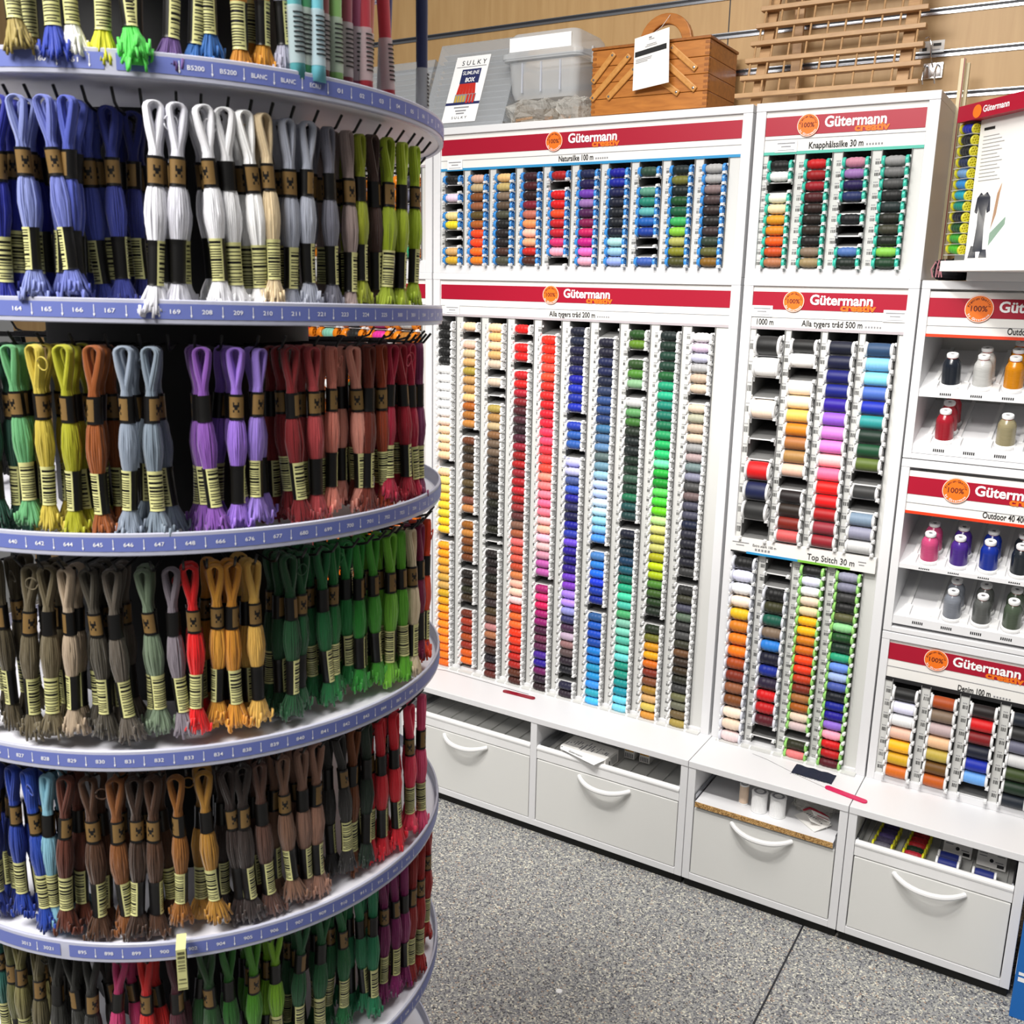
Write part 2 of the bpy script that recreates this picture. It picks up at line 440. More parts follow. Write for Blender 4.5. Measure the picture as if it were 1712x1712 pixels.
def chute(root, xs, half, hf, zrows, pitch, xl, xr, ztop, zbot, sr, first=True, last=True):
    """one feed column: side walls, sloped shelves with front tabs, face strip with bar codes at its near side"""
    y0 = YF+0.006
    for ci, xc in enumerate(xs):
        L, R = xc-half, xc+half
        mb = MB()
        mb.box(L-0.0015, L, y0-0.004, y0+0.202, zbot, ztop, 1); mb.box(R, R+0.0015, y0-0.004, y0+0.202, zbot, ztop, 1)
        zr = zrows[ci] if isinstance(zrows[0], (list, tuple)) else zrows
        pt = pitch[ci] if isinstance(pitch, (list, tuple)) else pitch
        rr = sr[ci] if isinstance(sr, (list, tuple)) else sr
        for z in zr:
            zz = z-rr-0.0008
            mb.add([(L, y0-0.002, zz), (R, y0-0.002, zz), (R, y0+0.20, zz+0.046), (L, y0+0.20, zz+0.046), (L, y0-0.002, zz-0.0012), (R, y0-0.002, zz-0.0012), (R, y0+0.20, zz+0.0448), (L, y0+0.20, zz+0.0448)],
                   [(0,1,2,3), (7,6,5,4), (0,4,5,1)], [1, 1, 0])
            mb.box(L, R, y0-0.0035, y0-0.0022, zz-0.0022, zz+0.0006)
            for a, b_ in ((L-0.0005, L+0.0055), (R-0.0065, R+0.0012)):
                # rounded retaining tab
                mb.add([(a, y0-0.024, zz-0.001), (b_, y0-0.024, zz-0.001), (b_, y0-0.011, zz-0.002), (a, y0-0.011, zz-0.002),
                        (a+0.0012, y0-0.025, zz+0.004), (b_-0.0012, y0-0.025, zz+0.004), (b_-0.0004, y0-0.013, zz+0.0062), (a+0.0004, y0-0.013, zz+0.0062)],
                       [(0,3,2,1), (4,5,6,7), (0,1,5,4), (1,2,6,5), (2,3,7,6), (3,0,4,7)])
            # curved lip ears of the cell opening
            mb.box(L, L+0.004, y0-0.003, y0-0.001, z+rr*0.55, z+pt-rr-0.001); mb.box(R-0.004, R, y0-0.003, y0-0.001, z+rr*0.55, z+pt-rr-0.001)
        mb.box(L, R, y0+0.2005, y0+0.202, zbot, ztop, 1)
        c = adopt(mb.build('chute', ['plastic_w', 'chute_shade']), root)
        fx0 = max(xl, (xs[ci-1]+half+0.0015) if ci else xl); fx1 = L-0.0015
        if fx1-fx0 > 0.004:
            mb = MB().box(fx0, fx1, y0+0.001, y0+0.004, zbot, ztop, 0)
            bw = min(0.011, fx1-fx0-0.002); bx = fx1-bw-0.0015
            rr2 = random.Random(ci*77+len(zr))
            for z in zr:
                for q in range(3): mb.box(bx+q*0.0032, bx+q*0.0032+0.002, y0+0.0007, y0+0.001, z+pt*0.16, z+pt*0.16+0.003, 1)
                x = bx
                while x < bx+bw-0.0009:
                    ww = rr2.choice((0.0007, 0.001, 0.0016)); mb.box(x, x+ww, y0+0.0007, y0+0.001, z-pt*0.22, z+pt*0.06, 2); x += ww+rr2.choice((0.0006, 0.001))
            o = mb.build('barcode_strip', ['panel', 'grey_ink', 'dark_ink'])
            o.parent = c      # the chute's coordinates are world coordinates, so are the strip's
    if last and xr-(xs[-1]+half+0.0015) > 0.003:
        adopt(MB().box(xs[-1]+half+0.0015, xr, y0+0.001, y0+0.004, zbot, ztop).build('face_strip', ['panel']), root)

def fill(sp, cols, xs, zs, flange, fmt, group, first_col=0, dy=0.0):
    """spools column by column; '-' is an empty cell"""
    for ci, s in enumerate(cols):
        for ri, h in enumerate(s.split()):
            if h == '-': continue
            z = zs(ci, ri)
            sp.place((xs[ci]+rnd.uniform(-0.0007, 0.0007), YF-0.003+dy+rnd.uniform(-0.001, 0.001), z), h, flange,
                     fmt.format(c=cname(h), r=ordn(ri+1), k=ordn(first_col+ci+1)), group)

# ---- case under the wooden box: silk on blue-flanged spools
AX0, AX1 = -1.671, -0.772
BX0, BX1 = -0.764, -0.373
EX0, EX1 = -0.369, 0.002
HX0, HX1 = -2.300, -1.676
Z1, Z2, ZC = 1.917, 1.533, 0.355
M['acc_blue'] = mat('blue_stripe', '2d8fc4', 0.5); M['acc_teal'] = mat('teal_stripe', '52b8a4', 0.5)
M['acc_grey'] = mat('grey_stripe', 'b8b0b4', 0.5); M['acc_red'] = mat('orange_red_stripe', 'e23c14', 0.5); M['acc_green'] = mat('green_stripe', '7ab83e', 0.5)

rA, mA = case_shell('display_case', 'white wall case with silk threads, wooden sewing box standing on top', AX0, AX1, Z2, Z1, dn=0.021)
adopt(header(rA, AX0+0.023, AX1-0.023, 1.899, 1.806, 1.832, 'acc_blue', 'Natursilke 100 m', -1.278, -1.292, -1.252, 0.137, cards=((-1.626, 1.808),)), rA)
xsA = [-1.601+0.0831*i for i in range(10)]; zA = [1.781-0.02370*i for i in range(10)]
chute(rA, xsA, 0.0295, 0, zA, 0.0237, AX0+0.023, AX1-0.023, 1.806, Z2+0.021, 0.0112)
spA = Spooler('silk_spool', spool_proto('silk_spool', 0.0207, 0.0111, 0.0075, 0.0114), 'thread spool')
colsA = """111 - ede - eda ed4 - - db8 db4|dba cb9 963 a75 763 b73 e62 f62 f82 e92|ec9 cb8 987 765 665 222 322 322 643 665|523 612 411 924 c87 ea7 fcb eb9 c32 631|b12 - d12 d12 e63 c23 c24 d48 fbc -|236 316 85b a8b 626 916 c27 c29 e8c ebc|12a 13a 126 124 123 123 124 bdd acd abe|465 - 7a9 398 7bb 27b 15a - - 57b|033 884 133 163 175 5b7 9c5 bb7 993 663|bbb bbb 988 655 433 333 544 454 774 972""".split('|')
fill(spA, colsA, xsA, lambda c, r: zA[r], '4a96d8', '{c} silk spool with blue ends, {r} down in the {k} column from the carousel', 'silk spools with blue ends')

# ---- case beside it: buttonhole silk, teal flanges
rB, mB = case_shell('display_case', 'small white wall case with buttonhole silk below the wooden thread rack', BX0, BX1, Z2, Z1, dn=0.021)
adopt(header(rB, BX0+0.018, BX1-0.024, 1.899, 1.806, 1.838, 'acc_teal', 'Knapphålssilke 30 m', -0.640, -0.645, -0.609, 0.131, cards=((-0.716, 1.810),)), rB)
xsB = [-0.698+0.0828*i for i in range(4)]
chute(rB, xsB, 0.0295, 0, zA, 0.0237, BX0+0.018, BX1-0.024, 1.806, Z2+0.021, 0.0112)
spB = Spooler('buttonhole_silk_spool', spool_proto('buttonhole_silk_spool', 0.0207, 0.0111, 0.0070, 0.0114), 'thread spool')
colsB = """111 eee - eed edb da3 d92 e71 c62 b86|c12 a12 a13 612 421 321 432 211 987 a97|c9a a8b 316 347 - 112 - - 68b 132|aaa 888 666 333 344 332 554 232 9c6 153""".split('|')
fill(spB, colsB, xsB, lambda c, r: zA[r], '48c0ac', '{c} buttonhole silk spool with teal ends, {r} down in the {k} column', 'buttonhole silk spools with teal ends')

# ---- the large case: 200 m spools
rC, mC = case_shell('display_case', 'tall white wall case with ten columns of white-ended thread spools', AX0, AX1, ZC, Z2)
adopt(header(rC, AX0+0.023, AX1-0.023, 1.515, 1.416, 1.444, 'acc_grey', 'Alla tygers tråd 200 m', -1.293, -1.289, -1.251, 0.135, cards=((-1.632, 1.420),)), rC)
xsC = [-1.623+0.0850*i for i in range(10)]; zC = [1.389-0.02490*i for i in range(42)]
chute(rC, xsC, 0.0290, 0, zC, 0.02490, AX0+0.023, AX1-0.023, 1.416, ZC+0.001, 0.0118)
MBp = adopt(MB().box(AX0+0.023, AX1-0.023, YF-0.018, YF+0.02, ZC+0.0005, ZC+0.004).build('foot_plate', ['panel']), rC)
protoC = spool_proto('thread_spool', 0.0208, 0.0120, 0.0065, 0.0121)
spC = Spooler('thread_spool', protoC, 'thread spool')
colsC = """1a1a1c 1a1a1c 1a1a1c 1a1a1c 1a1a1c fff fff fff fff fff fff feeadc fee4c8 fec fdb fdb - fdb fe9 ed8 fd6 fd5 ed5 fd3 fd4 - fb3 fb2 eb4 eb5 db6 db7 db3 eb2 fb2 fa2 fa3 fa3 fa3 f92 e92 e82
fdb - ecb dca db8 ba5 ca7 ca7 ec9 b72 b84 c95 - 853 542 543 864 654 764 653 965 c96 - a72 c95 963 962 852 - 321 432 442 542 - 842 b53 a42 b62 a42 d71 e81 -
fdb ec9 fdb db8 dcb - dcb - - ba6 b96 cb9 975 876 876 654 543 432 333 543 331 221 222 331 - - 322 322 433 332 432 654 544 653 865 c99 b86 854 532 323 733 732
f21 - e22 e22 - c23 d22 b24 923 623 634 423 624 a24 a22 b22 a34 b23 c34 b33 a44 744 976 b75 e88 d76 d76 c64 d96 fcb fdc fdd d42 e84 f84 f51 e52 d41 c32 b32 742 632
- f42 f42 f53 f65 e64 d43 d33 d23 d24 e35 f57 f68 e56 f66 f65 fa9 f99 f9a f8a f9a fcc fcb fcd ecc dab c7b c7b - b38 e59 d27 b28 a28 625 846 736 63a 41a 817 424 423
124 235 225 225 127 12a 24b 24a 24b - 35b 47b 47b - ccf cce 67a 57c 33a 447 226 22a 45b 86d 42a 319 419 85c 95c b9e caf aad 558 646 cbc a88 766 434 223 - 335 434
- 224 224 236 236 235 457 469 469 358 58a 68a 79b 788 8ab acd cdf cdf def cef ade 9ce 6ae - 69c 49d 28e 25d 15b 14a - 47a 27c 16c 16b 29d 29d 3ac 3ad 5ae 4bc 6cf
362 793 - 463 694 9b9 - ccc 7a7 584 343 233 233 243 354 576 254 286 266 255 - 124 134 145 157 278 187 3b9 6db 6cb 6b8 9cb 9dc 7cb 8dc 8dd 2a9 2a9 1aa 1ab 8de 9de
133 143 154 254 274 2a8 3b9 198 187 186 3a7 2b7 3c8 8eb 3b5 1a4 7d7 6d5 8d2 cea dd9 cc7 cc8 bb2 cd1 bc1 694 573 352 343 - 342 883 da2 eb1 d81 942 964 b94 db8 dc7 da5
eee dcd ccd bbb cba dcb - dcb bba cba dcb aaa baa 899 99a 666 877 667 667 235 445 334 334 334 555 - 444 554 667 787 555 666 554 864 543 542 443 555 886 887 875 ba6""".split('\n')
fill(spC, colsC[2:], xsC[2:], lambda c, r: zC[r], 'f2f2f2', '{c} white-ended spool, {r} down in the {k} column of the ten-column case', 'white-ended spools in the ten-column case', 2)
# the two columns farthest away, past the first three hundred: one object
def bulk(name, cols, xs, zs, proto, flange, label):
    mats, idx = [], {}
    mb = MB()
    def mi(key, src, h):
        if key not in idx:
            m = M[src].copy(); m.name = src+'_'+key; ns, ls, b = nodes(m)
            for n in list(ns):
                if n.type == 'OBJECT_INFO':
                    rgb = N(ns, 'ShaderNodeRGB'); rgb.outputs[0].default_value = dye(h)
                    for l in list(n.outputs['Color'].links): ls.new(rgb.outputs[0], l.to_socket)
            idx[key] = len(mats); mats.append(m)
        return idx[key]
    cv = [tuple(v.co) for v in proto[0].vertices]; cf = [tuple(p.vertices) for p in proto[0].polygons]
    tv = [tuple(v.co) for v in proto[1].vertices]; tf = [tuple(p.vertices) for p in proto[1].polygons]
    for ci, s in enumerate(cols):
        for ri, h in enumerate(s.split()):
            if h == '-': continue
            mt = Matrix.Translation((xs[ci], YF-0.003, zs[ri])) @ Matrix.Rotation(rnd.uniform(0, 6.28), 4, 'X')
            mb.add(cv, cf, mi('core', 'spool', flange), mt); mb.add(tv, tf, mi(h, 'thread', h), mt)
    o = mb.build(name, mats, None, True, sharp=45)
    return tag(o, label, 'thread spools', None, 'stuff')
bulk('distant_thread_spools', colsC[:2], xsC[:2], zC, protoC, 'f2f2f2', 'two columns of white-ended spools nearest the carousel, black and white to orange and brown')

# ---- case beside it: 1000 m, 500 m, extra strong and top stitch threads
rD, mD = case_shell('display_case', 'narrow white wall case with large thread spools and a dark blue swatch at its foot', BX0, BX1, ZC, Z2)
adopt(header(rD, BX0+0.018, BX1-0.020, 1.515, 1.416, 1.443, 'acc_grey', 'Alla tygers tråd 500 m', -0.622, -0.644, -0.607, 0.139, cards=((-0.742, 1.444), (-0.443, 1.442)), extra=((-0.728, '1000 m', 0.040),)), rD)
xsD = [-0.692+0.0836*i for i in range(4)]
z1000 = [1.378-0.0500*i for i in range(10)]; z500 = [1.381-0.0325*i for i in range(15)]
chute(rD, xsD, 0.0335, 0, [z1000, z500, z500, z500], [0.050, 0.0325, 0.0325, 0.0325], BX0+0.018, BX1-0.020, 1.416, 0.868, [0.0232, 0.0153, 0.0153, 0.0153])
sp1 = Spooler('jumbo_thread_spool', spool_proto('jumbo_thread_spool', 0.0238, 0.0222, 0.0070, 0.0238, shape='full'), 'thread spool')
fill(sp1, ['222 fff - fed - - d12 236 444 -'], xsD[:1], lambda c, r: z1000[r], 'f2f2f2', '{c} thick 1000 m spool, {r} cell down under the 1000 m sign', 'thick 1000 m spools')
sp5 = Spooler('large_thread_spool', spool_proto('large_thread_spool', 0.0238, 0.0150, 0.0068, 0.0157, shape='full'), 'thread spool')
cols5 = """222 fff - fed fec ec7 d92 b85 b96 ecb - 322 432 931 d77|124 125 128 139 41a a7d d9d e9d fcc f8a f21 e12 b12 a45 a34|468 9ce 9de 68c 14b 4aa 143 164 784 - 555 - 9ab aab ddd""".split('|')
fill(sp5, cols5, xsD[1:], lambda c, r: z500[r], 'f2f2f2', '{c} 500 m spool, {r} cell down in the {k} column of the narrow case', 'large 500 m spools', 1)
# label strip half way down
mb = MB().box(BX0+0.019, BX1-0.026, YF-0.010, YF+0.004, 0.868, 0.905, 0)
mb.box(BX0+0.019, -0.705, YF-0.0108, YF-0.010, 0.868, 0.872, 2).box(-0.705, -0.578, YF-0.0108, YF-0.010, 0.868, 0.8735, 3).box(-0.578, -0.455, YF-0.0108, YF-0.010, 0.868, 0.8735, 4)
put_text(mb, 'Top Stitch 30 m', -0.556, YF-0.0112, 0.8785, 0.021, 'LEFT', 0.006, 0.110, 2)
put_text(mb, 'Extra stark 100 m', -0.690, YF-0.0112, 0.889, 0.009, 'LEFT', 0.004, 0.058, 2)
for q in range(5): mb.box(-0.684+q*0.008, -0.679+q*0.008, YF-0.0111, YF-0.010, 0.879, 0.884, 1)
for q, (a, b_) in enumerate(((-0.742, -0.700), (-0.732, -0.712))): mb.box(a, b_, YF-0.0111, YF-0.010, 0.894-q*0.007, 0.8955-q*0.007, 1)
for q, (a, b_) in enumerate(((-0.438, -0.420), (-0.436, -0.424))): mb.box(a, b_, YF-0.0111, YF-0.010, 0.891-q*0.007, 0.8925-q*0.007, 1)
adopt(mb.build('label_strip', ['card', 'grey_ink', 'dark_ink', 'acc_blue', 'acc_green']), rD)
xsE = [-0.710+0.0840*i for i in range(4)]
zS = [0.841-0.0335*i for i in range(15)]; zT = [0.848-0.0253*i for i in range(20)]
chute(rD, xsE, 0.0315, 0, [zS, zS, zT, zT], [0.0335, 0.0335, 0.0253, 0.0253], BX0+0.018, BX1-0.020, 0.868, ZC+0.001, [0.0158, 0.0158, 0.0120, 0.0120])
adopt(MB().box(BX0+0.018, BX1-0.020, YF-0.018, YF+0.02, ZC+0.0005, ZC+0.004).build('foot_plate', ['panel']), rD)
spS = Spooler('strong_thread_spool', spool_proto('strong_thread_spool', 0.0228, 0.0155, 0.0066, 0.0162), 'thread spool')
fill(spS, ['222 eef fff fed ec3 d93 e92 f90 b62 942 a75 963 fed edc edd', '- - 222 553 276 987 49d 224 14a 435 d12 c12 713 - -'], xsE[:2], lambda c, r: zS[r], 'e6e8f0', '{c} strong thread spool, {r} cell below the Extra stark strip, {k} column', 'extra strong spools')
spT = Spooler('topstitch_spool', spool_proto('topstitch_spool', 0.0218, 0.0120, 0.0066, 0.0123), 'thread spool')
fill(spT, ['222 eef fff edc edb fc2 fc1 d92 d81 f61 e51 c51 942 b85 b72 edc dcc - 442 e99', 'aab 99a 555 333 775 ada 263 143 4b9 8ae bce 67b 123 13a 31a a8d fbc d12 c12 713'], xsE[2:], lambda c, r: zT[r], 'a4dc80', '{c} top stitch spool with green ends, {r} cell down in the {k} column', 'top stitch spools with green ends', 2)

# ---- cases with cone threads and denim threads
def cone_case(nm, label, z0, z1, zr, zb, zl):
    root, m_ = case_shell('display_case', label, EX0, EX1, z0, z1, sl=0.018)
    adopt(header(root, EX0+0.016, EX1-0.02, zr+0.013, zb, zl, 'acc_red', 'Outdoor 40 400 m', -0.192, -0.251, -0.213, 0.139, badge_r=0.0285), root)
    return root
def lane_shelf(root, z, xs, full_thick, zcap):
    """sloping shelf whose lanes let the cones slide to the front"""
    rise = 0.075; yb = WY-0.04; x0, x1 = EX0+0.018, EX1-0.023
    mb = MB()
    mb.add([(x0, YF+0.004, z), (x1, YF+0.004, z), (x1, yb, z+rise), (x0, yb, z+rise), (x0, YF+0.004, z-full_thick), (x1, YF+0.004, z-full_thick), (x1, yb, z+rise-0.012), (x0, yb, z+rise-0.012)],
           [(0,1,2,3), (7,6,5,4), (0,4,5,1), (2,6,7,3), (1,5,6,2), (3,7,4,0)])
    for i in range(6):       # price labels on the front edge
        x = -0.300+0.0615*i
        if x > x1-0.03: break
        for q in range(6): mb.box(x-0.008+q*0.004, x-0.0055+q*0.004, YF+0.0035, YF+0.004, z-full_thick*0.68, z-full_thick*0.36, 1)
    s = adopt(mb.build('shelf', ['laminate', 'dark_ink']), root)
    for i in range(6):
        x = -0.3255+0.0615*i; t = rise/(yb-YF-0.004)
        d = MB()
        d.add([(x-0.0085, YF+0.012, z), (x+0.0085, YF+0.012, z), (x+0.0085, YF+0.05, z+0.046*t), (x-0.0085, YF+0.05, z+0.046*t), (x-0.0085, YF+0.012, z+0.010), (x+0.0085, YF+0.012, z+0.010), (x+0.0085, YF+0.05, z+0.018), (x-0.0085, YF+0.05, z+0.018)],
              [(0,1,5,4), (1,2,6,5), (2,3,7,6), (3,0,4,7), (4,5,6,7)])
        d.add([(x-0.004, YF+0.05, z+0.046*t), (x+0.004, YF+0.05, z+0.046*t), (x+0.004, yb, z+rise), (x-0.004, yb, z+rise), (x-0.004, YF+0.05, z+0.046*t+0.006), (x+0.004, YF+0.05, z+0.046*t+0.006), (x+0.004, yb, z+rise+0.006), (x-0.004, yb, z+rise+0.006)],
              [(0,1,5,4), (1,2,6,5), (3,0,4,7), (4,5,6,7)])
        o = d.build('lane_divider', ['plastic_w']); o.parent = s
    return s
rE = cone_case('E', 'white wall case with cone threads, small poster box standing on top', 1.145, Z2, 1.497, 1.415, 1.438)
lane_shelf(rE, 1.300, None, 0.016, 0); lane_shelf(rE, 1.178, None, 0.020, 0)
rF = cone_case('F', 'white wall case with cone threads above the denim case', 0.735, 1.143, 1.104, 1.020, 1.044)
lane_shelf(rF, 0.900, None, 0.010, 0); lane_shelf(rF, 0.775, None, 0.020, 0)
def cone_proto():
    mb = MB()
    mb.lathe([(0.0005, 0), (0.0215, 0), (0.0222, 0.001), (0.0222, 0.006), (0.0205, 0.0085), (0.019, 0.0095)], 26)
    mb.lathe([(0.0102, 0.0655), (0.0102, 0.0675)], 26, mi=1)
    mb.lathe([(0.0102, 0.0675), (0.0118, 0.068), (0.0122, 0.0735), (0.0112, 0.0752), (0.0046, 0.0752), (0.0042, 0.0735)], 26)
    mb.lathe([(0.0042, 0.0735), (0.0042, 0.060), (0.0002, 0.060)], 26, mi=2)
    mb.lathe([(0.0190, 0.0095), (0.0095, 0.02), (0.0095, 0.0660), (0.0102, 0.0655)], 26)
    core = mb.mesh('thread_cone', ['plastic_w', 'acc_red', 'grey_ink'], True); core.set_sharp_from_angle(angle=radians(40))
    pr = [(0.0190, 0.0085)]
    for i in range(24):
        t = i/23; r = 0.0192*(1-0.05*t) if t < 0.72 else 0.0182-(0.0080)*((t-0.72)/0.28)**1.7
        r *= 1+0.012*(i % 2); pr.append((r, 0.0095+0.0565*t))
    th = MB().lathe(pr, 26).mesh('thread', ['shiny'], True)
    return core, th
spK = Spooler('thread_cone', cone_proto(), 'thread cone')
def cones(z, items, shelf_words):
    t = 0.075/(WY-0.04-YF-0.004); a = math.atan(t)
    for x, h, n, nm in items:
        for j in range(n):
            y = YF+0.030+0.047*j
            spK.place((x, y, z+(y-YF-0.004)*t+0.0003), h, 'ffffff', ('front' if j == 0 else ordn(j+1)+'-row')+' '+nm+' thread cone on the '+shelf_words, 'cone threads', (a, 0, rnd.uniform(0, 6)))
cones(1.300, ((-0.292, '343c48', 1, 'charcoal'), (-0.230, 'd4d4d2', 2, 'silver white'), (-0.169, 'dca014', 3, 'golden yellow')), 'top shelf under the poster box')
cones(1.178, ((-0.292, 'b43448', 3, 'dusty red'), (-0.169, 'b0a88c', 1, 'beige')), 'second shelf under the poster box')
cones(0.900, ((-0.292, 'd86c98', 2, 'pink'), (-0.230, '6a48a4', 2, 'purple'), (-0.169, '2c50b0', 2, 'blue'), (-0.107, '3c444c', 2, 'charcoal')), 'third shelf under the poster box')
cones(0.775, ((-0.230, '9ca0a8', 2, 'light grey'), (-0.169, '7c7e7c', 2, 'mid grey'), (-0.107, '6c7868', 2, 'grey green')), 'lowest shelf above the denim case')

rG, mG = case_shell('display_case', 'low white wall case with denim threads, at the floor-side end of the cone cases', EX0, EX1, ZC, 0.733, sl=0.018, dn=0.018)
adopt(header(rG, EX0+0.016, EX1-0.02, 0.719, 0.6135, 0.648, 'dark_ink', 'Denim 100 m', -0.195, -0.247, -0.212, 0.139, badge_r=0.0262, strip=0.0085), rG)
xsG = [-0.302+0.0835*i for i in range(4)]; zG = [0.588-0.0327*i for i in range(7)]
chute(rG, xsG, 0.0310, 0, zG, 0.0327, EX0+0.018, EX1-0.023, 0.617, ZC+0.018, 0.0150)
spG = Spooler('denim_thread_spool', spool_proto('denim_thread_spool', 0.0218, 0.0148, 0.0062, 0.0155, shape='full'), 'thread spool')
fill(spG, ['222 eef eee ecb fc3 db3 d82', 'b62 987 cbb eca cb6 862 c71', '322 d12 912 124 14b 8be -', '234 444 889 ddd 563 142 234'], xsG, lambda c, r: zG[r], 'f2f2f2', '{c} denim spool, {r} down in the {k} column under the Denim sign', 'denim spools')

# ---- cases half hidden behind the carousel: orange-ended spools
rH, mH = case_shell('display_case', 'white wall case with orange-ended spools half hidden by the carousel, upper one', HX0, HX1, Z2, Z1, dn=0.034)
adopt(header(rH, HX0+0.023, HX1-0.023, 1.899, 1.820, 1.838, 'acc_grey', '', -1.99, -2.04, -2.00, 0.137), rH)
xsH = [-1.760-0.1000*i for i in range(5)][::-1]; zH = [1.782-0.0385*i for i in range(6)]
chute(rH, xsH, 0.0445, 0, zH, 0.0385, HX0+0.023, HX1-0.023, 1.820, Z2+0.034, 0.0180)
spH = Spooler('wide_end_spool', spool_proto('wide_end_spool', 0.0240, 0.0160, 0.0170, 0.0178, holes=True), 'thread spool')
fill(spH, ['222 633 a52 c84 865 444', '963 ca4 d62 b33 722 533', '147 39a 5bc 4a9 264 153', '225 36a 6ad 7bc 9ce 5b9', '445 889 99a dcc c9b 2a8'], xsH, lambda c, r: zH[r], 'e08a24', '{c} spool with orange ends, {r} down, {k} column behind the carousel, upper case', 'orange-ended spools behind the carousel')
rI, mI = case_shell('display_case', 'white wall case with orange-ended spools half hidden by the carousel, lower one', HX0, HX1, ZC, Z2)
adopt(header(rI, HX0+0.023, HX1-0.023, 1.515, 1.416, 1.444, 'acc_grey', '', -1.99, -2.04, -2.00, 0.137), rI)
zI = [1.387-0.0385*i for i in range(5)]
chute(rI, xsH, 0.0445, 0, [1.387-0.0385*i for i in range(26)], 0.0385, HX0+0.023, HX1-0.023, 1.416, ZC+0.012, 0.0180)
fill(spH, ['c43 e64 fdd 962 333', 'ddc 9cb fff 864 444', '333 222 d9a c84 965', 'b18 d4a a8c 97b 75a', 'ccc b83 d72 c62 fdb'], xsH, lambda c, r: zI[r], 'e08a24', '{c} spool with orange ends, {r} down, {k} column behind the carousel, lower case', 'orange-ended spools behind the carousel')

g_ = random.Random(21); pal_ = 'c43 e64 fdd 962 333 ddc 9cb fff 864 444 147 39a 5bc 4a9 264 b18 d4a a8c 97b 75a 222 a52 c84'.split()
bulk('hidden_wide_end_spools', [' '.join(g_.choice(pal_) for _ in range(21)) for _ in range(5)], xsH, [1.387-0.0385*i for i in range(5, 26)], (spH.root.data, spH.th.data), 'e08a24', 'orange-ended spools lower down behind the carousel')

# ------------------------------------------------------------------ drawer bases
BY = 2.138
def arc_handle(xc, z, parent, yf):
    pts = []; n = 14
    for i in range(n+1):
        t = -1+2*i/n
        pts.append((xc+0.075*t, yf-0.030*(1-abs(t)**2.6)-0.002, z-0.010*(1-t*t)+0.004))
    mb = MB().tube(pts, [0.0070-0.0014*abs(-1+2*i/n)**3 for i in range(n+1)], 10)
    o = mb.build('handle', ['plastic_w'], None, True); o.parent = parent
    return o
def base(label, x0, x1, bays, kind):
    root = empty('drawer_base', ((x0+x1)/2, BY, 0), label, 'drawer cabinet')
    back = WY-0.01
    A = lambda mb, nm, mt, bev=0.0012: adopt(mb.build(nm, mt, None, bevel=bev), root)
    A(MB().box(x0+0.0008, x1-0.0008, BY-0.002, back, 0.338, ZC), 'counter_top', ['laminate'])
    A(MB().box(x0+0.0008, x0+0.020, BY, back, 0.0276, 0.338), 'side_panel', ['laminate'])
    A(MB().box(x1-0.020, x1-0.0008, BY, back, 0.0276, 0.338), 'side_panel', ['laminate'])
    A(MB().box(x0+0.020, x1-0.020, BY, back, 0.0276, 0.046), 'bottom_panel', ['laminate'])
    A(MB().box(x0+0.020, x1-0.020, back-0.01, back, 0.046, 0.338), 'back_panel', ['panel'])
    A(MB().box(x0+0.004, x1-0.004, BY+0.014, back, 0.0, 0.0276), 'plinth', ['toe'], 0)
    edges = [x0]+bays+[x1]
    for d in bays: A(MB().box(d-0.010, d+0.010, BY, back, 0.046, 0.338), 'divider_panel', ['laminate'])
    for i in range(len(edges)-1):
        a = edges[i]+(0.020 if i == 0 else 0.010); b_ = edges[i+1]-(0.020 if i == len(edges)-2 else 0.010)
        dr = A(MB().box(a+0.0022, b_-0.0022, BY+0.001, BY+0.018, 0.0475, 0.2315), 'drawer', ['front'], 0.0015)
        arc_handle((a+b_)/2+(0.0), 0.218, dr, BY+0.001)
        k = kind[i]
        if k == 'rail':
            # open inner tray with a rounded front rail above the drawer
            r = MB().box(a+0.001, b_-0.001, BY+0.002, BY+0.012, 0.235, 0.262)
            r.tube([(a+0.001, BY+0.008, 0.264), (b_-0.001, BY+0.008, 0.264)], 0.0085, 12)
            t = A(r, 'inner_tray', ['plastic_w'], 0)
            f = MB().box(a+0.001, b_-0.001, BY+0.012, back-0.02, 0.240, 0.2425)
            for q in range(9):
                x = a+(b_-a)*(q+0.5)/9.0; f.box(x-0.0012, x+0.0012, BY+0.012, back-0.02, 0.2425, 0.2475)
            o = f.build('tray_floor', ['panel']); o.parent = t
            for sx in (a+0.003, b_-0.006):
                o = MB().box(sx, sx+0.003, BY+0.012, back-0.02, 0.2425, 0.275).build('tray_side', ['alu']); o.parent = t
        else:
            sh = A(MB().box(a+0.006, b_-0.006, BY-0.006, back-0.02, 0.2395, 0.2535), 'pull_out_shelf', ['laminate'], 0)
            o = MB().box(a+0.006, b_-0.006, BY-0.0075, BY-0.006, 0.2400, 0.2530).build('raw_edge', ['chip']); o.parent = sh
            o['label'] = 'raw particle board edge'
            for sx in (a+0.001, b_-0.004):
                o = MB().box(sx, sx+0.003, BY+0.002, back-0.02, 0.2395, 0.268).build('runner', ['alu']); o.parent = sh
    return root
base('white two-drawer base under the ten-column case', AX0, -0.7625, [-1.211], ['rail', 'rail'])
base('white one-drawer base with a raw chipboard pull-out shelf', -0.7625, -0.3715, [], ['shelf'])
base('white one-drawer base with coloured spools in its open tray', -0.3715, -0.0002, [], ['rail'])
base('white one-drawer base half hidden behind the carousel', HX0, AX0-0.002, [], ['rail'])

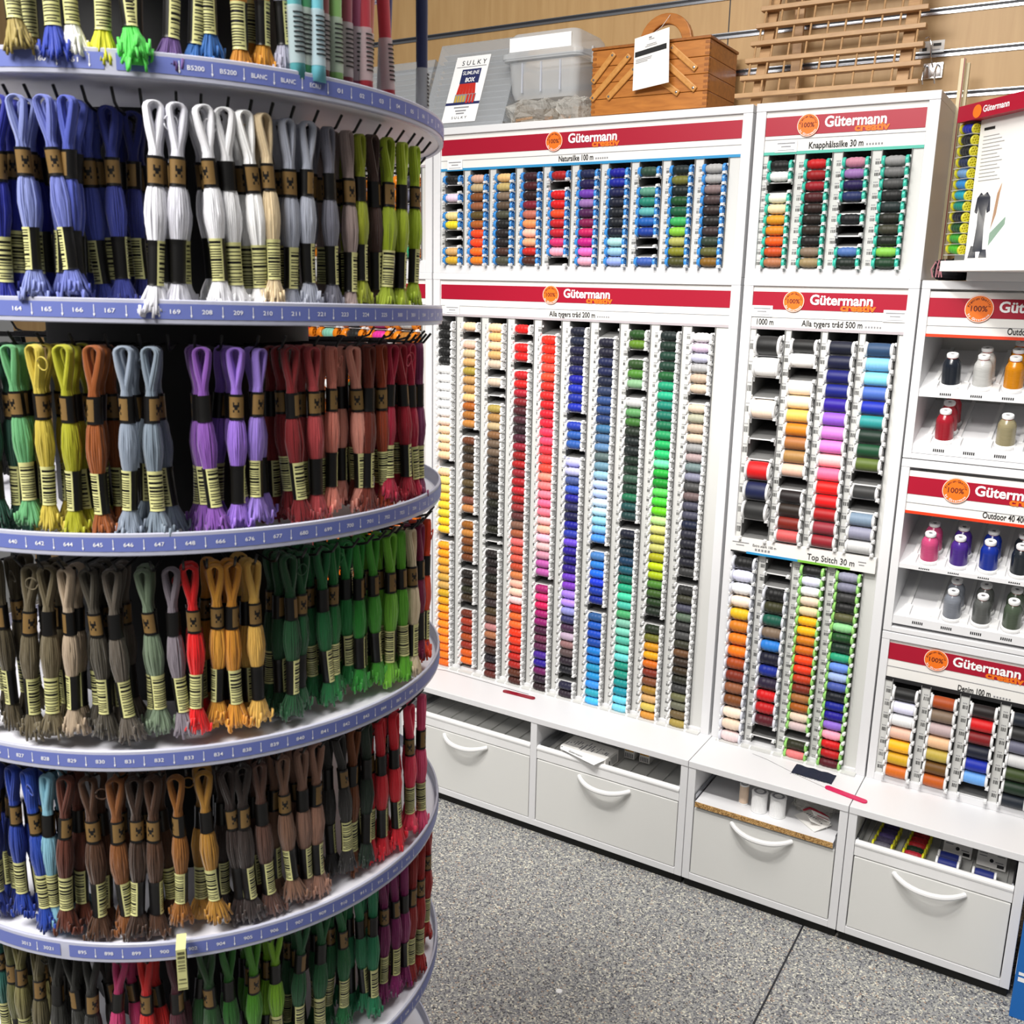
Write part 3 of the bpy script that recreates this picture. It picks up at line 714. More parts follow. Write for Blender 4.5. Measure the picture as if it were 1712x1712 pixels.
# ------------------------------------------------------------------ the floss carousel
XC, YC, TA, TB = -0.8357, 0.6849, 0.00946, -0.0207
A0 = math.atan2(-YC, -XC)
CR = 0.276
def cpos(al, r, z):
    a = A0+radians(al); dx, dy = r*cos(a), r*sin(a)
    return Vector((XC+dx, YC+dy, z+TA*dx+TB*dy))
tilt = Matrix(((1, 0, 0), (0, 1, 0), (TA, TB, 1)))          # the stand leans about a degree
ax_z = Vector((-TA, -TB, 1)).normalized(); ax_x = Vector((1, 0, TA)).normalized(); ax_y = ax_z.cross(ax_x)
lean = Matrix((ax_x, ax_y, ax_z)).transposed().to_4x4()
car = empty('thread_carousel', (XC, YC, 0), 'tall round carousel of clear-rimmed trays hung with embroidery floss', 'display stand')
car.matrix_world = Matrix.Translation((XC, YC, 0)) @ lean
LOW = {0: 1.836, 1: 1.649, 2: 1.4659, 3: 1.2759, 4: 1.0825, 5: 0.8944, 6: 0.706, 7: 0.518}
MB().lathe([(0.035, 0.02), (0.035, 1.9)], 24).build('pole', ['drum'], car, True)
MB().lathe([(0.0005, 0.0), (0.26, 0.0), (0.262, 0.012), (0.24, 0.022), (0.03, 0.030)], 48).build('base_plate', ['drum'], car, True)
MB().lathe([(0.035, 1.9), (0.036, 1.905), (0.0005, 1.905)], 24).build('pole_cap', ['drum'], car, True)
MB().lathe([(0.0355, 0.53), (0.132, 0.53), (0.132, 1.838), (0.0355, 1.838)], 48).build('drum', ['drum'], car, True, sharp=30)
LAB = {1: (-9.6, [(-20.0, 4.9, '160 161'), (-6.9, 5.0, '- - B5200 B5200 BLANC BLANC ECRU 01 02 03 04 05 06 07 08 09 10')]),
       2: (None, [(-27.0, 5.05, '164 165 166 167 168 169 208 209 210 211 221 223 224 225 300 301 304 307 309 310')]),
       3: (None, [(-31.4, 5.05, '640 642 644 645 646 647 648 666 676 677 680 699 700 701 702 703 704 712 718')]),
       4: (None, [(-38.9, 5.12, '826 827 828 829 830 831 832 833 834 838 839 840 841 842 843 844 869 890')]),
       5: (-27.9, [(-36.2, 4.9, '3013 3021'), (-24.4, 5.08, '895 898 899 900 902 904 905 906 907 909 910 911 912 913 915')]),
       6: (None, [(-40.0, 5.08, '917 918 919 920 921 922 924 926 927 928 930 931 932 934 935 936 937 938 939')])}
RIMH = 0.0195
for k in range(0, 8):
    z = LOW[k]
    T = Matrix.Translation((0, 0, z))
    tr = MB()
    tr.lathe([(0.036, 0.0045), (CR-0.004, 0.0045), (CR-0.004, 0.0015), (CR-0.03, 0.0015), (CR-0.034, 0.0035), (0.12, 0.0035), (0.116, 0.0015), (0.036, 0.0015)], 96, 'z', 0, T)
    t = tr.build('tray', ['tray'], car, True, sharp=25)
    rim = MB().lathe([(CR-0.0042, 0.0), (CR, 0.0), (CR+0.0006, 0.0008), (CR+0.0006, RIMH-0.0008), (CR-0.0002, RIMH), (CR-0.0016, RIMH), (CR-0.0022, 0.005), (CR-0.0042, 0.0045), (CR-0.0042, 0.0)], 128, 'z', 0, T)
    rim.build('rim', ['rim'], t, True, sharp=25)
    seam = LAB[k][0] if k in LAB else None
    st = MB()
    arcs = [(-180, 180)] if seam is None else [(-180, seam-0.9), (seam+0.9, 180)]
    for a, b_ in arcs:
        st.lathe([(CR+0.0010, 0.0042), (CR+0.0010, 0.0162)], max(8, int((b_-a)/2.5)), 'z', 0, T, A0+radians(a), A0+radians(b_))
    st.build('number_strip', ['blue_strip'], t, True)
    if k in LAB:
        lt = MB()
        def wrap(vs, al, zz, rr=CR+0.0013):
            return [(rr*cos(A0+radians(al)+x/rr), rr*sin(A0+radians(al)+x/rr), zz+y) for x, y in vs]
        for al, da, wd in [(a0+da*i, da, wd) for a0, da, ws in LAB[k][1] for i, wd in enumerate(ws.split())]:
            if wd != '-':
                vs, fs = text2d(wd, 0.0048, 'CENTER', 0.006, 0.0024*len(wd)+0.0006)
                lt.add(wrap(vs, al, z+0.0085), fs)
            am = al+da/2
            if seam is not None and abs(am-seam) < 1.2: continue
            lt.add(wrap([(-0.00025, 0.0035), (0.00025, 0.0035), (0.00025, 0.0105), (-0.00025, 0.0105)], am, z+0.0040), [(0, 1, 2, 3)])
            lt.add(wrap([(0, 0.0012), (0.0009, 0.0035), (-0.0009, 0.0035)], am, z+0.0040), [(0, 1, 2)])
        lt.build('lettering', ['white_ink'], t)

# hooks and skeins: angle, colour, skeins on the hook, radius of the foremost one
SK = {
1: "-23.7 a89858 2,-18.1 1f48b0 1,-12.8 f4f4ee 1,-8.0 d0d020 1,-4.2 60d060 1,-0.1 60d060 1,5.8 6a4a8a 1,9.5 1c70b0 1,11.9 1c70b0 1,18.2 c89018 1,21.9 d8a020 2,24.6 b8b8c8 1",
2: "-33.7 2233a0 3,-28.6 2233a0 4,-24.8 959fd0 2,-19.8 808ac8 3,-15.1 5a68b8 5,-10.3 4450a0 4 0.200,-5.8 3c4690 2 0.180,0.0 e8e8ee 2,4.1 dcdce4 3,8.7 ececf0 3,12.7 ececee 2,16.6 ffffff 3,20.7 e0cfb0 2,25.7 b4b8c4 2,31.1 bcc0cc 3,36.1 8c8c98 3,41.9 ac9c98 3,45.6 a8b030 2 0.239,48.9 5a4038 2 0.243,52.6 a8b82c 2 0.250,57.1 b4c434 2 0.257,62.8 b8cc3c 1 0.263",
3: "-40.5 1f5a4a 2,-36.1 1f5a4a 3,-31.6 74b080 3,-26.0 ccbc58 3,-20.0 b0b020 3,-13.9 a0601c 3,-8.2 98a2b0 2,-3.3 8c98a4 3,1.3 . 0,6.0 9060b0 3,12.7 a07ed0 3,17.9 a48cd4 2,24.9 901e28 3,30.4 b85458 3,36.0 dc9484 3,43.0 e8ac9c 2 0.237,47.0 803412 3 0.243,50.3 a84c16 2 0.248,53.4 b8184c 2 0.252,56.5 b0143c 2 0.256,59.8 c01850 2 0.260,63.9 904070 1 0.264",
4: "-52.8 5a5038 2,-44.2 5e543c 3,-34.3 726850 3,-29.6 7e745c 2,-25.2 b8a894 2,-20.1 5a5448 3,-15.0 6e665c 3,-8.4 80907a 2,-2.6 908890 1,1.7 e01018 2,7.0 dca848 3,11.0 d49c3c 2,15.4 dcb868 3,21.2 . 0,24.6 0f5e36 3,28.6 136a3e 3,34.3 1a7e4a 3,38.9 208648 2,43.3 2c9652 3,47.0 38a040 2 0.226,50.6 5cae40 3 0.234,55.2 88c444 3 0.246,58.6 74b838 2 0.252,62.2 e8d8bc 2 0.258,66.2 961a5c 2 0.263,71.4 ec5c1a 2 0.267",
5: "-55.3 1c3c8c 2,-48.3 1c3c8c 3,-42.8 1c4aa4 2,-38.3 2052ac 2,-32.9 90bccc 3,-28.2 6e3616 2,-22.9 603e1a 2,-16.9 905e22 2,-13.0 4e3216 2,-8.9 603e1a 2,-4.0 a06e22 1,1.8 b88e3a 2,6.5 3c261e 3,10.4 40302a 2,14.4 6e4e40 3,20.2 90705c 3,24.7 9c7c6c 2,29.3 a88472 2,36.1 3c3a38 3,41.8 8a5420 1 0.234,45.3 1e3e2a 2 0.239,48.9 d8223c 3 0.245,53.0 e42c44 3 0.251,58.6 ec4e70 3 0.259,65.3 e4648e 2 0.265",
6: "-60.0 2a7a70 2,-54.1 6e6e3e 2,-49.4 8e8858 2,-42.7 706846 2,-37.1 2c2c22 2,-32.7 2a2a20 2,-27.0 24241e 2,-19.9 c4407e 3,-13.9 d42020 2,-7.0 601032 2,-0.2 1a5e1e 2,5.3 2e7e1e 2,11.6 5ea020 3,17.1 90be22 3,25.2 1c6e42 3,31.5 1c7446 2,37.0 227e4c 3,43.8 32946a 3 0.230,47.4 2c946c 2 0.238,50.6 8e1a6e 2 0.243,54.0 941a74 2 0.248,57.9 9c1c78 2 0.254,62.0 a42222 2 0.260,66.4 b02018 2 0.264,75.7 b41e1a 2 0.268"}
RR = {1: .235, 2: .235, 3: .235, 4: .222, 5: .232, 6: .225}
HANG = {1: 0.165, 2: 0.1655, 3: 0.1685, 4: 0.172, 5: 0.168, 6: 0.168}
TUBES = "25.8 4a9aa0,29.1 3a8a5a,31.5 68b8c8,33.7 7a3838,36.4 88b868,39.7 8a3a4a,42.5 9a4a6a,44.9 b02a3a,48.4 c06a5a,51.4 b02838,55.9 2a2a68,76.7 1c2450"

def skein_proto(seed):
    """a skein hanging from the origin along -z, seen from +y; loop opening faces y"""
    g = random.Random(seed); L = 0.150
    def prof(t):
        # bundle half width, half depth along the skein (t 0 top .. 1 tail)
        pts = [(0.0, .0036, .0034), (.10, .0050, .0040), (.20, .0046, .0040), (.24, .0043, .0038), (.36, .0043, .0038), (.40, .0060, .0052), (.50, .0074, .0064), (.57, .0068, .0058), (.63, .0048, .0042), (.66, .0044, .0038), (.84, .0042, .0038), (.87, .0058, .0046), (.93, .0085, .0060), (1.0, .0118, .0078)]
        for i in range(len(pts)-1):
            a, b_ = pts[i], pts[i+1]
            if t <= b_[0]:
                q = (t-a[0])/(b_[0]-a[0]); q = q*q*(3-2*q)
                return a[1]+(b_[1]-a[1])*q, a[2]+(b_[2]-a[2])*q
        return pts[-1][1:]
    mb = MB(); n = 20
    swx = g.uniform(-.004, .004); swy = g.uniform(-.0012, .0012)
    def centre(t):
        return swx*sin(t*2.6), swy*sin(t*3.1)
    sep0 = g.uniform(.0040, .0056)
    sep = lambda t: sep0*max(0.0, 1-((t/0.20)**1.3)) if t < 0.20 else 0.0
    for i in range(n):
        ph = [2*pi*(i+0.25)/n + g.uniform(-.08, .08), 2*pi*(i+0.75)/n + g.uniform(-.08, .08)]
        rr = g.uniform(0.84, 1.0)
        tl = [g.uniform(0.94, 1.02) for _ in (0, 1)]
        path = []
        for leg, sgn in ((0, -1), (1, 1)):
            pts = []
            steps = [0.0, .04, .08, .12, .16, .20, .24, .30, .36, .40, .45, .50, .55, .60, .65, .72, .80, .85, .89, .93, .97, 1.0]
            for q in steps:
                t = q if q < 0.85 else 0.85+(q-0.85)/0.15*(tl[leg]-0.85)
                W, D = prof(min(t, 1.0)); cx, cy = centre(t)
                legk = min(1.0, max(0.0, (0.235-t)/0.06)) if t < 0.235 else 0
                w_ = W*(1-0.52*legk)
                wob = 1+0.10*sin(t*23+i*1.7) if t > .88 else 1+0.04*sin(t*31+i*2.3) if .41 < t < .6 else 1
                x = cx+sgn*sep(t)+w_*rr*cos(ph[leg])*wob; y = cy+D*rr*sin(ph[leg])*wob
                pts.append((x, y, -L*t))
            if g.random() < 0.3:      # the cut end or loop turns back up
                e = pts[-1]; ex = g.uniform(-.0022, .0022)
                pts += [(e[0]+ex*.6, e[1]+.0005, e[2]-.0009), (e[0]+ex*1.3, e[1]+.0012, e[2]+.0004), (e[0]+ex*1.6, e[1]+.0012, e[2]+.007)]
            if leg == 0: path += pts[::-1]
            else:
                x0, y0_ = path[-1][0], path[-1][1]; x1, y1_ = pts[0][0], pts[0][1]; hx = (x1-x0)/2
                for q in (30, 65, 90, 115, 150):
                    a = radians(180-q); path.append(((x0+x1)/2+hx*cos(a), y0_+(y1_-y0_)*q/180, pts[0][2]+abs(hx)*0.95*sin(a)))
                path += pts
        nl = len(path); cz_ = path[0][2]
        mb.tube(path, [0.00082+0.00022*min(1, max(0, (-p_[2]/L-.86)/.08)) for p_ in path], 5)
    for leg in (-1, 1):
        pr = []
        for t in (0.03, .08, .14, .20): pr.append(Vector((leg*sep(t)+centre(t)[0], centre(t)[1], -L*t)))
        mb.tube(pr, [.0016, .0022, .0022, .0022], 8)
    core = [(0.22, .0034), (.36, .0036), (.42, .0054), (.50, .0062), (.58, .0052), (.64, .0036), (.84, .0034), (.9, .0050), (.95, .0062), (.985, .0066)]
    mb.tube([(centre(t)[0], centre(t)[1], -L*t) for t, r in core], [r for t, r in core], 10)
    if g.random() < 0.12:     # a stray loop near the top
        s_ = g.choice((-1, 1)); c0 = Vector((s_*.006, .004, -L*.06))
        mb.tube([c0+Vector((s_*(.0045-.0045*cos(a)), 0.001*sin(a), .0055*sin(a))) for a in [2*pi*q/14*0.92+.3 for q in range(15)]], 0.0006, 5)
    body = mb.mesh('floss_skein', ['floss'], True)
    # paper bands
    def band(t0, t1, rot, kind):
        nr, na = (10, 28) if kind == 'brand' else (34, 28)
        vs, fs, ms = [], [], []
        for j in range(nr+1):
            t = t0+(t1-t0)*j/nr
            W, D = prof(t); cx, cy = centre(t); W = max(W, .0042)+.0013; D = max(D, .0036)+.0013
            for k in range(na):
                a = 2*pi*k/na+rot; vs.append((cx+W*cos(a), cy+D*sin(a), -L*t))
        stripes = []
        while len(stripes) < nr: stripes += [1]*g.choice((1, 1, 2))+[0]*g.choice((1, 1, 2))
        for j in range(nr):
            for k in range(na):
                fs.append((j*na+k, (j+1)*na+k, (j+1)*na+(k+1) % na, j*na+(k+1) % na))
                # k counted from the middle of the printed side
                d = min(k, na-1-k)
                if kind == 'brand':
                    gold = d < 6 and 1 <= j <= nr-2
                    emb = d < 2 and 3 <= j <= nr-4 and (j+d) % 3 != 0
                    ms.append(1 if gold and not emb else 0)
                else:
                    yel = d < 6
                    ink = yel and d < 5 and ((2 <= j < nr*0.74 and stripes[j]) or j in (int(nr*.80), int(nr*.92))) or (yel and d < 3 and j == int(nr*.86))
                    ms.append(2 if yel and not ink else 0)
        o = MB(); o.add(vs, fs, ms)
        return o.mesh('brand_band' if kind == 'brand' else 'barcode_band', ['band_k', 'band_g', 'band_y'], True)
    front = pi/2
    b1 = band(0.225, 0.37, front+g.choice((0, .4, -.5, .9, -1.1, 1.4, 2.4, 3)), 'brand')
    b2 = band(0.63, 0.85, front+g.choice((0.1, .5, -.5, 1.0, -1.0, 1.3, -1.35, 2.4)), 'barcode')
    return body, b1, b2
protos = []
for s_ in range(16):
    b0, b1, b2 = skein_proto(100+s_)
    o = bpy.data.objects.new('floss_skein', b0); c1 = bpy.data.objects.new('brand_band', b1); c2 = bpy.data.objects.new('barcode_band', b2)
    protos.append((o, c1, c2))
used_p = set()
def hang_skein(al, r, z, hx, label, pi_, group):
    o, c1, c2 = protos[pi_]
    if pi_ in used_p: o = o.copy(); c1 = c1.copy(); c2 = c2.copy()
    else: used_p.add(pi_)
    for q in (o, c1, c2): COL.objects.link(q)
    c1.parent = o; c2.parent = o
    o.location = cpos(al, r, z)
    out = A0+radians(al)
    o.rotation_euler = (radians(rnd.uniform(-1.6, 1.6)), radians(rnd.uniform(-4, 4)), out-pi/2+radians(rnd.uniform(-22, 22)))
    s_ = rnd.uniform(0.96, 1.05); o.scale = (1.08*s_, 1.08*s_, s_)
    o.color = dye(hx, 1.3)
    tag(o, label, 'embroidery floss', group)
    return o

hook_pts = [(0.105, 0), (0.245, 0), (0.256, 0.003), (0.264, 0.0125)]
def hook_mesh(rtip):
    d = rtip-0.264
    return MB().tube([(0.034, 0, 0)]+[(r+d, 0, z) for r, z in hook_pts[1:]], 0.0013, 6).mesh('hook', ['black'], True)
hook_cache = {}
TRAYW = {1: 'top tray', 2: 'second tray', 3: 'third tray', 4: 'fourth tray', 5: 'fifth tray', 6: 'lowest tray'}
for k, s in SK.items():
    ents = s.split(',')
    zh = LOW[k]+HANG[k]
    tubes = [] if k != 1 else [(float(e.split()[0]), e.split()[1]) for e in TUBES.split(',')]
    for i, e in enumerate(ents):
        p = e.split(); al = float(p[0]); n = int(p[2]); r0 = float(p[3]) if len(p) > 3 else RR[k]
        rt = min(0.270, max(r0+0.024, 0.262))
        key = round(rt, 3)
        if key not in hook_cache: hook_cache[key] = hook_mesh(key)
        h = bpy.data.objects.new('hook', hook_cache[key]); COL.objects.link(h); h.parent = car
        h.location = (0, 0, zh); h.rotation_euler = (0, 0, A0+radians(al))
        for j in range(n):
            fromcab = len(ents)-i
            pos = 'foremost' if j == 0 else ordn(j+1)+' back'
            lab = '%s skein, %s on the %s hook from the cabinets, %s' % (cname(p[1]), pos, ordn(fromcab), TRAYW[k])
            # skeins hung one behind another lose no colour; only their order differs
            hang_skein(al+rnd.uniform(-.3, .3), r0-0.0155*j+rnd.uniform(-.001, .001), zh-0.0017-(0.0 if j == 0 else rnd.uniform(0, .0005)), p[1], lab, rnd.randrange(16), 'floss skeins on the carousel')
# stock on the far side of the trays, seen past the drum; its dark colours stand in for shade
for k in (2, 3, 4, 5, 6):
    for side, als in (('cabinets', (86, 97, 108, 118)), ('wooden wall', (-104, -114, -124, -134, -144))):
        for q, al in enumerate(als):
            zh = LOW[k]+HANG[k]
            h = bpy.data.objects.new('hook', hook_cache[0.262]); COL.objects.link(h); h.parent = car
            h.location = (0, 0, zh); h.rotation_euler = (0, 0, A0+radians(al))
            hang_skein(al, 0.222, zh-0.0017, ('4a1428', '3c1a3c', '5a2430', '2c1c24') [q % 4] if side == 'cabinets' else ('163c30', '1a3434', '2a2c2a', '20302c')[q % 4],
                       'shade-darkened skein on the far side of the '+TRAYW[k]+', towards the '+side, rnd.randrange(16), 'shade-darkened skeins at the back of the '+TRAYW[k]+', '+side)
# metallic floss in slim sleeves on the top tray
mbt = MB().lathe([(0.0005, 0), (.0036, 0), (.0058, -.01), (.0060, -.04), (.0056, -.10), (.0062, -.135), (.0068, -.150), (.0005, -.150)], 14)
tb = mbt.mesh('metallic_floss', ['floss'], True)
tlab = MB().lathe([(.0064, -.095), (.0068, -.138)], 14, mi=0)
for q in range(9): tlab.lathe([(.0070, -.100-q*.0036), (.0070, -.1014-q*.0036)], 8, mi=1, a0=pi/2-.8, a1=pi/2+.8)
tlm = tlab.mesh('barcode_label', ['frost', 'dark_ink'], True)
tcm = MB().tube([(0, -.004, 0), (0, .0, .0028), (0, .004, 0), (0, 0, -.0026), (0, -.004, 0)], .0008, 6).mesh('hanger', ['clear'], True)
tro = [bpy.data.objects.new('metallic_floss', tb), bpy.data.objects.new('barcode_label', tlm), bpy.data.objects.new('hanger', tcm)]
for i, e in enumerate(TUBES.split(',')):
    al, hx = e.split(); al = float(al); r0 = 0.247 if al < 60 else 0.262
    t3 = tro if i == 0 else [q.copy() for q in tro]
    for q in t3: COL.objects.link(q)
    t3[1].parent = t3[0]; t3[2].parent = t3[0]
    zh = LOW[1]+HANG[1]
    t3[0].location = cpos(al, r0, zh-0.001); t3[0].rotation_euler = (radians(rnd.uniform(-3, 2)), radians(rnd.uniform(-3, 3)), A0+radians(al)-pi/2)
    t3[0].color = hexc(hx)
    tag(t3[0], '%s metallic floss in a slim sleeve, %s from the cabinets on the top tray' % (cname(hx), ordn(12-i)), 'embroidery floss', 'metallic floss on the top tray')
    key = 0.270
    if key not in hook_cache: hook_cache[key] = hook_mesh(key)
    h = bpy.data.objects.new('hook', hook_cache[key]); COL.objects.link(h); h.parent = car
    h.location = (0, 0, zh); h.rotation_euler = (0, 0, A0+radians(al))

# ------------------------------------------------------------------ things on top of the cases
# cantilever sewing box
sb = empty('sewing_box', (-1.066, 2.365, 1.917), 'varnished wooden cantilever sewing box with carry handle and diagonal struts', 'sewing box')
SBX0, SBX1, SBY0, SBY1 = -1.221, -0.911, 2.365, 2.560
A = lambda o: adopt(o, sb)
for i in range(4):
    z = 1.930+0.0385*i
    A(MB().box(SBX0, SBX1, SBY0, SBY1, z, z+0.0375).build('tier', ['sewwood'], bevel=0.0012))
for x in (SBX0+0.02, SBX1-0.04):
    A(MB().box(x, x+0.02, SBY0+0.01, SBY1-0.01, 1.917, 1.930).build('foot', ['sewdark']))
A(MB().box(SBX0-0.003, SBX1+0.003, SBY0-0.003, SBY1+0.003, 2.0838, 2.0905).build('lid', ['sewdark'], bevel=0.0015))
mb = MB(); n = 16; cx, cz = -1.066, 2.0905      # arched handle board
for yy in (0,):
    vs = []; y0_, y1_ = 2.455, 2.473
    outer = [(cx+0.072*cos(pi*i/n), cz+0.085*sin(pi*i/n)**0.8) for i in range(n+1)]
    inner = [(cx+0.048*cos(pi*i/n), cz+0.060*sin(pi*i/n)**0.9) for i in range(n+1)]
    for (ax, az), (bx, bz) in zip(outer, inner):
        vs += [(ax, y0_, az), (ax, y1_, az), (bx, y1_, bz), (bx, y0_, bz)]
    fs = []
    for i in range(n):
        for q in range(4): fs.append((4*i+q, 4*i+(q+1) % 4, 4*i+4+(q+1) % 4, 4*i+4+q))
    fs += [(3, 2, 1, 0), (4*n, 4*n+1, 4*n+2, 4*n+3)]
    mb.add(vs, fs)
A(mb.build('handle', ['sewwood'], bevel=0.002))
for (xa, za), (xb, zb) in (((-1.214, 2.014), (-1.164, 2.068)), ((-1.215, 1.972), (-1.122, 2.060)), ((-1.170, 1.972), (-1.105, 2.030)), ((-1.005, 2.070), (-0.946, 2.021)), ((-1.022, 2.040), (-0.945, 1.975)), ((-1.030, 1.998), (-0.988, 1.969))):
    d = Vector((xb-xa, 0, zb-za)); L = d.length; ang = math.atan2(zb-za, xb-xa)
    mt = Matrix.Translation((xa, SBY0, za)) @ Matrix.Rotation(-ang, 4, 'Y')
    st = A(MB().box(-0.007, L+0.007, -0.006, -0.0005, -0.0075, 0.0075, 0, mt).build('strut', ['strut'], bevel=0.0025))
    for q in (0.0, L):
        o = MB().lathe([(0.0001, -0.0075), (0.0028, -0.0072), (0.0034, -0.006)], 12, 'y', 0, mt @ Matrix.Translation((q, 0, 0))).build('screw', ['chrome']); o.parent = st
for xa, xb in ((SBX1-0.011, SBX1+0.0006), (SBX0-0.0006, SBX0+0.011)):
    mb = MB().box((xa+xb)/2-0.0002, (xa+xb)/2+0.0002, SBY0-0.0002, SBY0+0.001, 1.932, 2.078)
    for i in range(12): mb.box(xa, xb, SBY0-0.0006, SBY0+0.010, 1.936+i*0.0125, 1.942+i*0.0125)
    A(mb.build('finger_joint', ['sewdark']))
# its tag
tg = empty('price_tag', (-1.05, 2.342, 1.98), 'white paper tag with black bar hanging on the sewing box handle', 'tag')
A = lambda o: adopt(o, tg)
P4 = [(-1.101, 2.352, 2.098), (-1.006, 2.340, 2.112), (-0.999, 2.336, 1.988), (-1.099, 2.348, 1.978)]   # tl tr br bl
def onq(u, v, dy=0):
    a = Vector(P4[0]).lerp(Vector(P4[1]), u); b_ = Vector(P4[3]).lerp(Vector(P4[2]), u); p = a.lerp(b_, v); return (p.x, p.y+dy, p.z)
mb = MB()
def pq(u0, u1, v0, v1, dy, mi): mb.add([onq(u0, v1, dy), onq(u1, v1, dy), onq(u1, v0, dy), onq(u0, v0, dy)], [(0, 1, 2, 3)], mi)
mb.add([onq(0, 1), onq(1, 1), onq(1, 0), onq(0, 0), onq(0, 1, .0015), onq(1, 1, .0015), onq(1, 0, .0015), onq(0, 0, .0015)], [(0,1,2,3), (7,6,5,4), (0,4,5,1), (1,5,6,2), (2,6,7,3), (3,7,4,0)], 0)
A(mb.build('paper', ['card']))
mb = MB()
pq(.03, .93, .27, .37, -.0006, 0)
for u0, u1, v in ((.42, .58, .10), (.36, .64, .19), (.32, .66, .22), (.06, .52, .42), (.06, .50, .45), (.06, .40, .48)): pq(u0, u1, v, v+.012, -.0006, 1)
pq(.42, .50, .055, .085, -.0006, 1)
A(mb.build('print', ['dark_ink', 'grey_ink']))
A(MB().tube([onq(.5, .03), (-1.052, 2.40, 2.13), (-1.056, 2.464, 2.1755)], 0.0006, 5).build('string', ['white_ink']))

# clear plastic box on crumpled bags
def rrect(x0, x1, y0, y1, r, n=5):
    pts = []
    for cx_, cy_, a0 in ((x1-r, y1-r, 0), (x0+r, y1-r, 90), (x0+r, y0+r, 180), (x1-r, y0+r, 270)):
        for i in range(n+1):
            a = radians(a0+90*i/n); pts.append((cx_+r*cos(a), cy_+r*sin(a)))
    return pts
def loft(mb, rings, mi=0, cap0=True, cap1=True):
    n = len(rings[0][0]); vs = []
    for pts, z in rings: vs += [(x, y, z) for x, y in pts]
    fs = [(j*n+i, j*n+(i+1) % n, (j+1)*n+(i+1) % n, (j+1)*n+i) for j in range(len(rings)-1) for i in range(n)]
    if cap0: fs.append(tuple(range(n-1, -1, -1)))
    if cap1: fs.append(tuple((len(rings)-1)*n+i for i in range(n)))
    return mb.add(vs, fs, mi)
cb = empty('storage_box', (-1.37, 2.42, 1.985), 'clear plastic box with a clip lid on crumpled bags beside the sewing box', 'box')
A = lambda o: adopt(o, cb)
bx0, bx1, by0, by1, bz = -1.476, -1.262, 2.36, 2.53, 1.985
mb = MB(); q = lambda d: rrect(bx0-d, bx1+d, by0-d, by1+d, 0.022)
loft(mb, [(q(-0.012), bz), (q(-0.006), bz+0.02), (q(-0.001), bz+0.092), (q(0.010), bz+0.094), (q(0.011), bz+0.101), (q(0.002), bz+0.102)], cap1=False)
A(mb.build('tub', ['frost'], smooth=True))
mb = MB(); loft(mb, [(q(0.013), bz+0.099), (q(0.013), bz+0.111), (q(0.004), bz+0.113), (q(-0.001), bz+0.150), (q(-0.010), bz+0.162), (q(-0.030), bz+0.165)], cap0=False)
lid = A(mb.build('lid', ['frost'], smooth=True))
o = MB().box(bx0+0.012, bx1-0.018, by0-0.0042, by0-0.0030, bz+0.116, bz+0.150).build('white_label', ['white_ink']); o.parent = lid
for x in (bx0+0.05, (bx0+bx1)/2, bx1-0.05): A(MB().box(x-0.002, x+0.002, by0-0.002, by0+0.002, bz+0.015, bz+0.088).build('rib', ['clear']))
for sx in (bx0-0.014, bx1+0.010):
    A(MB().box(sx, sx+0.005, (by0+by1)/2-0.03, (by0+by1)/2+0.03, bz+0.085, bz+0.125).build('clip', ['frost'], bevel=0.0015))
def crumple(name, c, sz, seed, matn, label, cat, group=None):
    g = random.Random(seed); n, m_ = 18, 10; vs = []; fs = []
    for j in range(m_+1):
        th = pi*j/m_
        for i in range(n):
            a = 2*pi*i/n; k = 1+g.uniform(-.16, .16)
            se = lambda v, e: math.copysign(abs(v)**e, v)
            vs.append((c[0]+sz[0]*se(cos(a), .6)*se(sin(th), .5)*k, c[1]+sz[1]*se(sin(a), .6)*se(sin(th), .5)*k, max(c[2]-sz[2], c[2]+sz[2]*se(cos(th), .7)*k)))
    for j in range(m_):
        for i in range(n): fs.append((j*n+i, (j+1)*n+i, (j+1)*n+(i+1) % n, j*n+(i+1) % n))
    o = MB().add(vs, fs).build(name, [matn])
    return tag(o, label, cat, group)
b1_ = crumple('plastic_bag', (-1.395, 2.42, 1.950), (0.075, 0.09, 0.0325), 5, 'film', 'crumpled clear bag of small parts under the clear box', 'bag')
b2_ = crumple('plastic_bag', (-1.275, 2.40, 1.950), (0.042, 0.06, 0.0325), 6, 'film', 'clear packet of small parts beside the sewing box', 'bag')
g = random.Random(4)
for i in range(3):
    c0 = (-1.43+0.05*i, 2.38+0.02*i, 1.928)
    o = MB().tube([(c0[0]+g.uniform(-.02, .02), c0[1]+g.uniform(-.02, .02), c0[2]+g.uniform(-.006, .02)) for q_ in range(5)], 0.004, 6).build('contents', ['strut']); o.parent = b1_

